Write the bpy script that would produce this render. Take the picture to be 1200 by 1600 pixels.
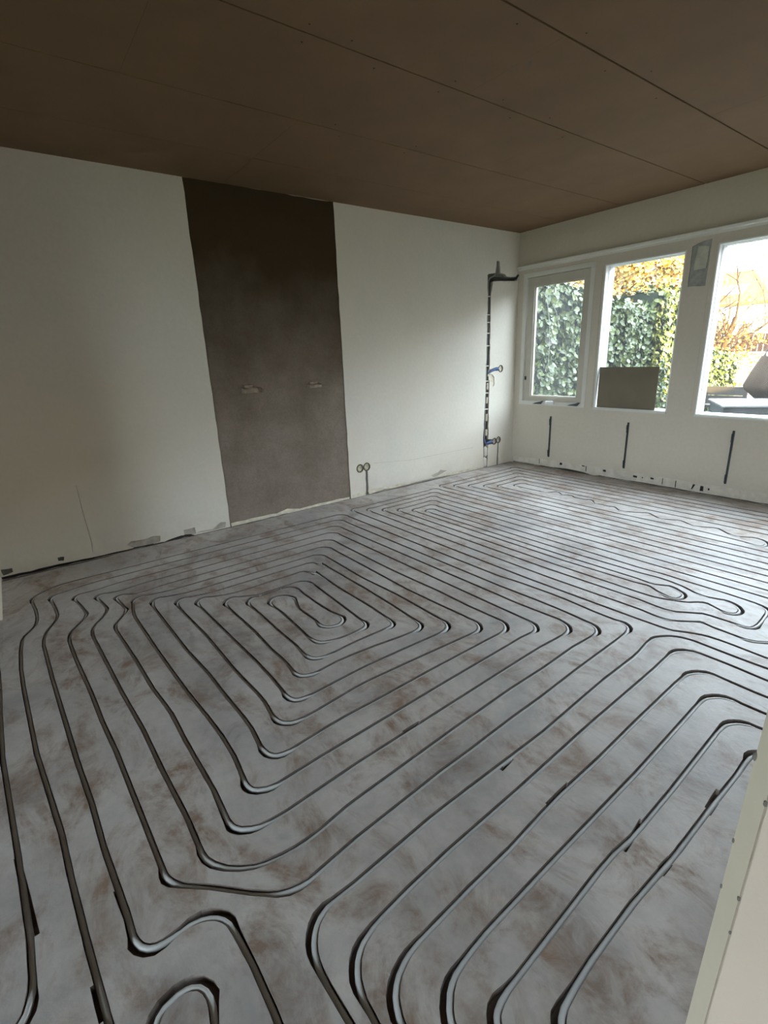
import bpy, math, random
from mathutils import Vector, Matrix
from mathutils.geometry import delaunay_2d_cdt

for o in list(bpy.data.objects):
    bpy.data.objects.remove(o)
scene = bpy.context.scene
COL = scene.collection

# ---------------------------------------------------------------- camera
cam_data = bpy.data.cameras.new("camera")
cam = bpy.data.objects.new("camera", cam_data)
COL.objects.link(cam)
cam.location = (4.0425, -5.0232, 1.3435)
cam.rotation_euler = (1.26697, 0.03936, 0.92456)
cam_data.sensor_fit = 'HORIZONTAL'
cam_data.sensor_width = 36.0
cam_data.lens = 776.24 / 1200.0 * 36.0
cam_data.clip_start = 0.02
cam_data.clip_end = 300
scene.camera = cam

# ---------------------------------------------------------------- world, sun, exposure
SKY_STRENGTH = 5.2
world = bpy.data.worlds.new("sky_world")
scene.world = world
world.use_nodes = True
bg = world.node_tree.nodes["Background"]
bg.inputs["Color"].default_value = (0.77, 0.885, 1.0, 1)
bg.inputs["Strength"].default_value = SKY_STRENGTH

sun_data = bpy.data.lights.new("sun", 'SUN')
sun_data.energy = 18.0
sun_data.color = (1.0, 0.72, 0.26)
sun_data.angle = math.radians(0.8)
sun = bpy.data.objects.new("sun", sun_data)
COL.objects.link(sun)
SUN_DIR = Vector((-0.95 * 0.94, 0.312 * 0.94, -0.342)).normalized()
sun.rotation_euler = SUN_DIR.to_track_quat('-Z', 'Y').to_euler()
sun.location = (30, -12, 12)


def portal(name, loc, rot, sx, sy):
    d = bpy.data.lights.new(name, 'AREA')
    d.shape = 'RECTANGLE'
    d.size, d.size_y = sx, sy
    d.cycles.is_portal = True
    o = bpy.data.objects.new(name, d)
    COL.objects.link(o)
    o.location = loc
    o.rotation_euler = rot
    return o


# daylight portals: they only guide the sampling of the sky through the openings
portal("window_portal", (2.15, 0.16, 1.45), (math.radians(-90), 0, 0), 4.3, 1.7)
portal("garden_door_portal", (4.65, -9.66, 1.2), (math.radians(90), 0, 0), 3.6, 2.4)

scene.view_settings.view_transform = 'Standard'
scene.view_settings.look = 'None'
scene.view_settings.gamma = 1.0
scene.view_settings.use_curve_mapping = False
scene.view_settings.exposure = 1.8
scene.cycles.max_bounces = 7
scene.cycles.diffuse_bounces = 4
scene.cycles.glossy_bounces = 4
scene.cycles.transparent_max_bounces = 12
scene.cycles.caustics_reflective = False
scene.cycles.caustics_refractive = False
scene.cycles.sample_clamp_indirect = 6.0
scene.cycles.use_denoising = True
scene.cycles.use_adaptive_sampling = True
scene.cycles.adaptive_threshold = 0.03
scene.cycles.adaptive_min_samples = 16


# ---------------------------------------------------------------- materials
def new_mat(name):
    m = bpy.data.materials.new(name)
    m.use_nodes = True
    nt = m.node_tree
    b = nt.nodes["Principled BSDF"]
    return m, nt, b


def coords(nt, scale=(1, 1, 1)):
    tc = nt.nodes.new("ShaderNodeTexCoord")
    mp = nt.nodes.new("ShaderNodeMapping")
    mp.inputs["Scale"].default_value = scale
    nt.links.new(tc.outputs["Object"], mp.inputs["Vector"])
    return mp.outputs["Vector"]


def noise(nt, vec, scale, detail=4, rough=0.55, dist=0.0):
    n = nt.nodes.new("ShaderNodeTexNoise")
    n.inputs["Scale"].default_value = scale
    n.inputs["Detail"].default_value = detail
    n.inputs["Roughness"].default_value = rough
    n.inputs["Distortion"].default_value = dist
    nt.links.new(vec, n.inputs["Vector"])
    return n.outputs["Fac"]


def ramp(nt, fac, stops):
    r = nt.nodes.new("ShaderNodeValToRGB")
    el = r.color_ramp.elements
    el[0].position, el[0].color = stops[0][0], (*stops[0][1], 1)
    el[1].position, el[1].color = stops[-1][0], (*stops[-1][1], 1)
    for p, c in stops[1:-1]:
        e = el.new(p)
        e.color = (*c, 1)
    nt.links.new(fac, r.inputs["Fac"])
    return r.outputs["Color"]


def mixc(nt, fac, a, b, mode='MIX'):
    m = nt.nodes.new("ShaderNodeMix")
    m.data_type = 'RGBA'
    m.blend_type = mode
    for sock, v in ((m.inputs[0], fac), (m.inputs[6], a), (m.inputs[7], b)):
        if isinstance(v, (int, float)):
            sock.default_value = v
        elif isinstance(v, tuple):
            sock.default_value = (*v, 1)
        else:
            nt.links.new(v, sock)
    return m.outputs[2]


def bump(nt, b, height, strength=0.2, dist=0.01):
    n = nt.nodes.new("ShaderNodeBump")
    n.inputs["Strength"].default_value = strength
    n.inputs["Distance"].default_value = dist
    nt.links.new(height, n.inputs["Height"])
    nt.links.new(n.outputs["Normal"], b.inputs["Normal"])


def plain(name, col, rough=0.7, var=0.12, scale=6.0, bump_s=0.0, bump_scale=60.0, metal=0.0, spec=0.3):
    m, nt, b = new_mat(name)
    v = coords(nt)
    f = noise(nt, v, scale, 5, 0.6)
    dark = tuple(c * (1 - var) for c in col)
    lite = tuple(min(1, c * (1 + var)) for c in col)
    nt.links.new(ramp(nt, f, [(0.3, dark), (0.7, lite)]), b.inputs["Base Color"])
    b.inputs["Roughness"].default_value = rough
    b.inputs["Metallic"].default_value = metal
    b.inputs["Specular IOR Level"].default_value = spec
    if bump_s:
        bump(nt, b, noise(nt, v, bump_scale, 4, 0.6), bump_s, 0.01)
    return m


M = {}


def build_materials():
    # screed: pale grey with brown trowel smudges and dust
    m, nt, b = new_mat("screed")
    v = coords(nt)
    base = ramp(nt, noise(nt, v, 2.6, 6, 0.62, 0.4), [(0.3, (0.42, 0.388, 0.362)), (0.52, (0.535, 0.498, 0.468)), (0.75, (0.62, 0.58, 0.545))])
    fine = ramp(nt, noise(nt, v, 24, 5, 0.7), [(0.3, (0.84, 0.84, 0.84)), (0.7, (1, 1, 1))])
    c = mixc(nt, 1.0, base, fine, 'MULTIPLY')
    v2 = coords(nt, (1.0, 1.6, 1))
    sm = ramp(nt, noise(nt, v2, 3.3, 7, 0.68, 0.7), [(0.455, (0, 0, 0)), (0.60, (1, 1, 1))])
    sm2 = ramp(nt, noise(nt, v, 12, 6, 0.7, 0.6), [(0.36, (0.25, 0.25, 0.25)), (0.60, (1, 1, 1))])
    fac = mixc(nt, 1.0, sm, sm2, 'MULTIPLY')
    c = mixc(nt, fac, c, (0.26, 0.18, 0.132))
    dk = ramp(nt, noise(nt, coords(nt, (1.3, 1, 1)), 1.9, 5, 0.6, 0.6), [(0.5, (0, 0, 0)), (0.72, (0.6, 0.6, 0.6))])
    c = mixc(nt, dk, c, (0.22, 0.215, 0.22))
    wh = ramp(nt, noise(nt, v2, 7.0, 5, 0.7, 1.2), [(0.66, (0, 0, 0)), (0.78, (0.5, 0.5, 0.5))])
    c = mixc(nt, wh, c, (0.68, 0.65, 0.6))
    nt.links.new(c, b.inputs["Base Color"])
    b.inputs["Roughness"].default_value = 0.45
    b.inputs["Specular IOR Level"].default_value = 0.36
    bump(nt, b, noise(nt, v, 55, 5, 0.6), 0.10, 0.008)
    M["screed"] = m
    M["groove"] = plain("groove_cut", (0.20, 0.165, 0.145), 0.9, 0.25, 20)
    M["pipe"] = plain("pipe_plastic", (0.55, 0.555, 0.55), 0.42, 0.12, 9, spec=0.5)

    def plaster(name, col, yel=None, dirt=0.25):
        m, nt, b = new_mat(name)
        v = coords(nt)
        lo = tuple(x * 0.90 for x in col)
        c = ramp(nt, noise(nt, v, 1.1, 5, 0.6), [(0.3, lo), (0.7, col)])
        c = mixc(nt, 1.0, c, ramp(nt, noise(nt, v, 35, 4, 0.6), [(0.3, (0.94, 0.94, 0.94)), (0.7, (1, 1, 1))]), 'MULTIPLY')
        if yel:
            f = ramp(nt, noise(nt, v, 0.7, 3, 0.5), [(0.45, (0, 0, 0)), (0.75, (0.6, 0.6, 0.6))])
            c = mixc(nt, f, c, yel)
        # a band of grime just above the floor
        sx = nt.nodes.new("ShaderNodeSeparateXYZ")
        nt.links.new(coords(nt), sx.inputs[0])
        mr = nt.nodes.new("ShaderNodeMapRange")
        mr.inputs[1].default_value, mr.inputs[2].default_value = 0.0, 0.22
        mr.inputs[3].default_value, mr.inputs[4].default_value = dirt, 0.0
        nt.links.new(sx.outputs[2], mr.inputs[0])
        g = mixc(nt, 1.0, mr.outputs[0], ramp(nt, noise(nt, v, 6, 4, 0.6), [(0.35, (0, 0, 0)), (0.65, (1, 1, 1))]), 'MULTIPLY')
        c = mixc(nt, g, c, (0.42, 0.34, 0.27))
        nt.links.new(c, b.inputs["Base Color"])
        b.inputs["Roughness"].default_value = 0.85
        b.inputs["Specular IOR Level"].default_value = 0.2
        bump(nt, b, noise(nt, v, 90, 4, 0.6), 0.12, 0.004)
        M[name] = m
    plaster("plaster_white", (0.81, 0.755, 0.665), (0.78, 0.69, 0.55))
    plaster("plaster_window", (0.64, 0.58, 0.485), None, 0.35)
    # bare render of the old chimney breast: brown, sooty towards the ceiling
    m, nt, b = new_mat("chimney_render")
    v = coords(nt)
    c = ramp(nt, noise(nt, v, 3.0, 6, 0.65), [(0.3, (0.235, 0.185, 0.145)), (0.7, (0.335, 0.275, 0.225))])
    c = mixc(nt, 1.0, c, ramp(nt, noise(nt, v, 60, 4, 0.7), [(0.3, (0.78, 0.78, 0.78)), (0.7, (1, 1, 1))]), 'MULTIPLY')
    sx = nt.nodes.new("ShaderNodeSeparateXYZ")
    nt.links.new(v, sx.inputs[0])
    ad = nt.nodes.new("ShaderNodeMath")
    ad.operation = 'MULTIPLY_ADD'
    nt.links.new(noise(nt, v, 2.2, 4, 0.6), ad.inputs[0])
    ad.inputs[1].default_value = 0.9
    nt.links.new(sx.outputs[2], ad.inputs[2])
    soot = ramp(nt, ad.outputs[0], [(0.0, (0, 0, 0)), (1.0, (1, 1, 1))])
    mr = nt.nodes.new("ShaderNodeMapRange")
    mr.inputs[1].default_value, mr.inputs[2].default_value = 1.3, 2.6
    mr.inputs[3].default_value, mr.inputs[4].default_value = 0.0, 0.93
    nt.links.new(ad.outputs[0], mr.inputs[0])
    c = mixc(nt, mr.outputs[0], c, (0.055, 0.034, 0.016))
    nt.links.new(c, b.inputs["Base Color"])
    b.inputs["Roughness"].default_value = 0.95
    b.inputs["Specular IOR Level"].default_value = 0.1
    bump(nt, b, noise(nt, v, 70, 5, 0.7), 0.4, 0.006)
    M["chimney_render"] = m
    M["ceiling_board"] = plain("ceiling_board", (0.195, 0.122, 0.066), 0.75, 0.07, 3.0, 0.06, 120)
    M["seam"] = plain("ceiling_batten", (0.06, 0.045, 0.03), 0.9, 0.1)
    M["mortar"] = plain("bare_mortar", (0.30, 0.26, 0.215), 0.95, 0.3, 14, 0.4, 60)
    M["spall"] = plain("spalled_plaster", (0.47, 0.42, 0.36), 0.95, 0.25, 18, 0.4, 70)
    M["cream_plaster"] = plain("cream_plaster", (0.70, 0.63, 0.50), 0.9, 0.2, 16, 0.4, 60)
    M["base_strip"] = plain("bare_base_strip", (0.60, 0.55, 0.47), 0.9, 0.15, 14, 0.3, 60)
    M["dark_gap"] = plain("dark_gap", (0.05, 0.045, 0.04), 0.95, 0.2, 20)
    M["chase_dark"] = plain("wall_chase", (0.155, 0.15, 0.125), 0.95, 0.3, 20, 0.4, 60)
    M["paint"] = plain("window_paint", (0.66, 0.645, 0.585), 0.45, 0.06, 4, spec=0.4)
    M["sash"] = plain("sash_paint", (0.50, 0.465, 0.395), 0.5, 0.08, 5, spec=0.4)
    M["white"] = plain("white_paint", (0.80, 0.81, 0.80), 0.45, 0.04, 5, spec=0.4)
    M["patch_grey"] = plain("bare_patch", (0.34, 0.345, 0.315), 0.9, 0.25, 14, 0.2, 40)
    M["patch_green"] = plain("old_paint_patch", (0.50, 0.505, 0.42), 0.85, 0.15, 14)
    M["steel"] = plain("dark_steel", (0.07, 0.08, 0.085), 0.5, 0.3, 20, metal=0.3)
    M["conduit"] = plain("grey_conduit", (0.23, 0.23, 0.205), 0.6, 0.2, 12)
    M["conduit_black"] = plain("black_conduit", (0.03, 0.03, 0.028), 0.6, 0.2, 12)
    M["socket_cream"] = plain("socket_cream", (0.66, 0.60, 0.44), 0.6, 0.1, 10)
    M["socket_rim"] = plain("socket_rim", (0.13, 0.11, 0.08), 0.6, 0.2, 10)
    M["blue"] = plain("blue_plastic", (0.10, 0.15, 0.32), 0.5, 0.2, 12)
    M["brick"] = plain("mortared_brick", (0.33, 0.26, 0.20), 0.95, 0.25, 20, 0.5, 60)
    M["hardboard"] = plain("hardboard", (0.19, 0.16, 0.115), 0.8, 0.08, 4, 0.05, 80)
    M["door_face"] = plain("door_paint", (0.60, 0.50, 0.41), 0.6, 0.05, 3, 0.08, 120)
    M["door_edge"] = plain("door_edge_paint", (0.64, 0.56, 0.43), 0.55, 0.05, 3, 0.05, 90)
    M["chip"] = plain("bare_chip", (0.16, 0.14, 0.12), 0.9, 0.2, 30)
    # outdoors
    M["ivy"] = leaf("ivy_leaf", (0.022, 0.043, 0.016), (0.098, 0.125, 0.030))
    M["autumn"] = leaf("autumn_leaf", (0.17, 0.07, 0.003), (0.30, 0.19, 0.006))
    M["bark"] = plain("bark", (0.06, 0.038, 0.024), 0.9, 0.25, 12)
    M["twig"] = plain("twig", (0.13, 0.075, 0.025), 0.9, 0.2, 12)
    M["tendril"] = plain("dry_tendril", (0.42, 0.42, 0.37), 0.8, 0.1, 12)
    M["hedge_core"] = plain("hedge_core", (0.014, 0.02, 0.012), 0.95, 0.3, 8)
    M["paving"] = plain("paving", (0.13, 0.125, 0.115), 0.9, 0.12, 4)
    M["lawn"] = plain("lawn", (0.05, 0.075, 0.025), 0.95, 0.3, 3)
    M["garden_wall"] = plain("white_render", (0.55, 0.53, 0.49), 0.9, 0.06, 3)
    M["fence"] = plain("fence_wood", (0.045, 0.026, 0.021), 0.85, 0.2, 5)
    M["house_wall"] = plain("house_render", (0.78, 0.75, 0.68), 0.9, 0.06, 2)
    M["roof"] = plain("roof_tile", (0.10, 0.068, 0.02), 0.85, 0.2, 4)
    M["chimney_brick"] = plain("chimney_brick", (0.075, 0.035, 0.025), 0.9, 0.2, 5)
    M["canvas"] = plain("parasol_canvas", (0.055, 0.037, 0.024), 0.9, 0.12, 5)
    M["pole"] = plain("parasol_pole", (0.35, 0.32, 0.28), 0.5, 0.1, 8)
    M["table_top"] = plain("table_top", (0.22, 0.23, 0.23), 0.25, 0.08, 3, spec=0.5)
    M["table_frame"] = plain("table_frame", (0.055, 0.06, 0.063), 0.6, 0.1, 6)
    M["bench"] = plain("bench_wood", (0.06, 0.053, 0.048), 0.8, 0.15, 8)
    M["outer_wall"] = plain("outer_wall", (0.35, 0.28, 0.23), 0.9, 0.15, 4)
    # window glass: clear pane that also mirrors a little
    for nm, haze in (("glass", 0.015), ("glass_dusty", 0.03)):
        m, nt, b = new_mat(nm)
        nt.nodes.remove(b)
        out = nt.nodes["Material Output"]
        tr = nt.nodes.new("ShaderNodeBsdfTransparent")
        tr.inputs[0].default_value = (0.94, 0.97, 0.955, 1)
        gl = nt.nodes.new("ShaderNodeBsdfGlossy")
        gl.inputs["Roughness"].default_value = 0.02
        fr = nt.nodes.new("ShaderNodeFresnel")
        fr.inputs[0].default_value = 1.45
        mx = nt.nodes.new("ShaderNodeMixShader")
        nt.links.new(fr.outputs[0], mx.inputs[0])
        nt.links.new(tr.outputs[0], mx.inputs[1])
        nt.links.new(gl.outputs[0], mx.inputs[2])
        df = nt.nodes.new("ShaderNodeBsdfTranslucent")
        df.inputs[0].default_value = (0.8, 0.85, 0.85, 1)
        m2 = nt.nodes.new("ShaderNodeMixShader")
        m2.inputs[0].default_value = haze
        nt.links.new(mx.outputs[0], m2.inputs[1])
        nt.links.new(df.outputs[0], m2.inputs[2])
        nt.links.new(m2.outputs[0], out.inputs[0])
        M[nm] = m


def leaf(name, lo, hi):
    m, nt, b = new_mat(name)
    v = coords(nt)
    nt.links.new(ramp(nt, noise(nt, v, 11, 2, 0.5), [(0.32, lo), (0.68, hi)]), b.inputs["Base Color"])
    b.inputs["Roughness"].default_value = 0.38
    b.inputs["Specular IOR Level"].default_value = 0.5
    return m


build_materials()


# ---------------------------------------------------------------- mesh helpers
class MB:
    def __init__(self):
        self.v, self.f, self.mi, self.sm = [], [], [], []

    def add(self, verts, faces, mi=0, smooth=False):
        n = len(self.v)
        self.v += [tuple(q) for q in verts]
        for f in faces:
            self.f.append(tuple(i + n for i in f))
            self.mi.append(mi)
            self.sm.append(smooth)

    def box(self, a, b, mi=0, mat=None):
        x0, y0, z0 = a
        x1, y1, z1 = b
        vs = [(x0, y0, z0), (x1, y0, z0), (x1, y1, z0), (x0, y1, z0), (x0, y0, z1), (x1, y0, z1), (x1, y1, z1), (x0, y1, z1)]
        if mat is not None:
            vs = [mat @ Vector(q) for q in vs]
        self.add(vs, [(3, 2, 1, 0), (4, 5, 6, 7), (0, 1, 5, 4), (1, 2, 6, 5), (2, 3, 7, 6), (3, 0, 4, 7)], mi)

    def tube(self, pts, r, n=8, mi=0, caps=True, smooth=True):
        pts = [Vector(q) for q in pts]
        rs = r if isinstance(r, (list, tuple)) else [r] * len(pts)
        rings = []
        up = None
        for i, q in enumerate(pts):
            t = (pts[min(i + 1, len(pts) - 1)] - pts[max(i - 1, 0)]).normalized()
            if up is None:
                up = Vector((0, 0, 1)) if abs(t.z) < 0.9 else Vector((1, 0, 0))
            s = t.cross(up)
            if s.length < 1e-5:
                s = t.orthogonal()
            s.normalize()
            up2 = s.cross(t).normalized()
            up = up2
            rings.append([q + (s * math.cos(a) + up2 * math.sin(a)) * rs[i] for a in (2 * math.pi * k / n for k in range(n))])
        vs = [w for ring in rings for w in ring]
        fs = []
        for i in range(len(pts) - 1):
            for k in range(n):
                k2 = (k + 1) % n
                fs.append((i * n + k, i * n + k2, (i + 1) * n + k2, (i + 1) * n + k))
        self.add(vs, fs, mi, smooth)
        if caps:
            self.add(rings[0], [tuple(range(n))], mi)
            self.add(rings[-1], [tuple(reversed(range(n)))], mi)

    def lathe(self, prof, n=20, mat=None, mi=0, smooth=True):
        vs, fs = [], []
        for r, z in prof:
            for k in range(n):
                a = 2 * math.pi * k / n
                q = Vector((r * math.cos(a), r * math.sin(a), z))
                vs.append(mat @ q if mat is not None else q)
        for i in range(len(prof) - 1):
            for k in range(n):
                k2 = (k + 1) % n
                fs.append((i * n + k, i * n + k2, (i + 1) * n + k2, (i + 1) * n + k))
        self.add(vs, fs, mi, smooth)

    def build(self, name, mats, parent=None, loc=None):
        me = bpy.data.meshes.new(name)
        me.from_pydata(self.v, [], self.f)
        if not isinstance(mats, (list, tuple)):
            mats = [mats]
        for m in mats:
            me.materials.append(M[m])
        me.polygons.foreach_set("material_index", self.mi)
        me.polygons.foreach_set("use_smooth", self.sm)
        me.update()
        o = bpy.data.objects.new(name, me)
        COL.objects.link(o)
        if parent is not None:
            o.parent = parent
        if loc is not None:
            o.location = loc
        return o


def tag(o, label, cat, group=None):
    o["label"] = label
    o["category"] = cat
    if group:
        o["group"] = group
    return o


def struct(o):
    o["kind"] = "structure"
    return o


def empty(name, loc=(0, 0, 0), rz=0.0):
    o = bpy.data.objects.new(name, None)
    COL.objects.link(o)
    o.location = loc
    o.rotation_euler = (0, 0, rz)
    o.empty_display_size = 0.1
    return o


def in_poly(x, y, poly):
    c = False
    j = len(poly) - 1
    for i in range(len(poly)):
        xi, yi = poly[i]
        xj, yj = poly[j]
        if (yi > y) != (yj > y) and x < (xj - xi) * (y - yi) / (yj - yi) + xi:
            c = not c
        j = i
    return c


def relief(name, outline, regions, to3d, mats, back=0.1, base_mi=0, parent=None, closed=True):
    """A flat face with recesses: regions are (polygon, depth or None for a hole, material, side material)."""
    vs, es = [], []

    def loop(poly):
        n = len(vs)
        vs.extend(Vector(q) for q in poly)
        k = len(poly)
        es.extend((n + i, n + (i + 1) % k) for i in range(k))
    loop(outline)
    for rg in regions:
        loop(rg[0])
    ov, oe, of, _, _, _ = delaunay_2d_cdt(vs, es, [], 0, 1e-6)
    boxes = []
    for k, rg in enumerate(regions):
        xs = [q[0] for q in rg[0]]
        ys = [q[1] for q in rg[0]]
        boxes.append((min(xs), max(xs), min(ys), max(ys)))
    cls = []
    for f in of:
        cx = sum(ov[i][0] for i in f) / len(f)
        cy = sum(ov[i][1] for i in f) / len(f)
        c = -1 if in_poly(cx, cy, outline) else -2
        for k, rg in enumerate(regions):
            bx = boxes[k]
            if bx[0] <= cx <= bx[1] and bx[2] <= cy <= bx[3] and in_poly(cx, cy, rg[0]):
                c = k
        cls.append(c)
    return ov, of, cls


def emit_relief(ov, of, cls, depth, matid, side, to3d, back):
    """depth(c) -> number or None (open); returns an MB"""
    mb = MB()
    cache = {}

    def vid(i, d):
        key = (i, round(d, 5))
        if key not in cache:
            cache[key] = len(mb.v)
            mb.v.append(tuple(to3d(ov[i][0], ov[i][1], d)))
        return cache[key]

    def face(ids, mi):
        mb.f.append(tuple(ids))
        mb.mi.append(mi)
        mb.sm.append(False)
    edges = {}
    for fi, f in enumerate(of):
        c = cls[fi]
        d = depth(c)
        if d is not None:
            face([vid(i, d) for i in f], matid(c))
        for a, b in zip(f, f[1:] + f[:1]):
            edges.setdefault((min(a, b), max(a, b)), []).append((fi, a, b))
    for (a, b), use in edges.items():
        ds = [depth(cls[u[0]]) for u in use]
        if len(use) == 1:
            if ds[0] is not None:
                fi, p, q = use[0]
                face([vid(p, ds[0]), vid(p, back), vid(q, back), vid(q, ds[0])], side(cls[fi], cls[fi]))
            continue
        d0 = back if ds[0] is None else ds[0]
        d1 = back if ds[1] is None else ds[1]
        if abs(d0 - d1) > 1e-6:
            k = 0 if d0 < d1 else 1
            fi, p, q = use[k]
            dl, dh = min(d0, d1), max(d0, d1)
            face([vid(p, dl), vid(p, dh), vid(q, dh), vid(q, dl)], side(cls[fi], cls[use[1 - k][0]]))
    return mb


def wall_relief(name, outline, regions, to3d, mats, back):
    ov, of, cls = relief(name, outline, regions, to3d, mats, back)

    def depth(c):
        if c == -1:
            return 0.0
        if c == -2:
            return None
        return regions[c][1]

    def matid(c):
        return 0 if c < 0 else regions[c][2]

    def side(hi, lo):
        return 0 if lo < 0 else regions[lo][3]
    mb = emit_relief(ov, of, cls, depth, matid, side, to3d, back)
    return mb.build(name, mats)


def wobbly(pts, amp, step, seed):
    """subdivide a closed polygon and jitter it"""
    rn = random.Random(seed)
    out = []
    for (x0, y0), (x1, y1) in zip(pts, pts[1:] + pts[:1]):
        n = max(1, int(math.hypot(x1 - x0, y1 - y0) / step))
        for k in range(n):
            t = k / n
            j = amp if k else amp * 0.5
            out.append((x0 + (x1 - x0) * t + rn.uniform(-j, j), y0 + (y1 - y0) * t + rn.uniform(-j, j)))
    return out


def circle(cx, cy, r, n=18):
    return [(cx + r * math.cos(2 * math.pi * k / n), cy + r * math.sin(2 * math.pi * k / n)) for k in range(n)]


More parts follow.
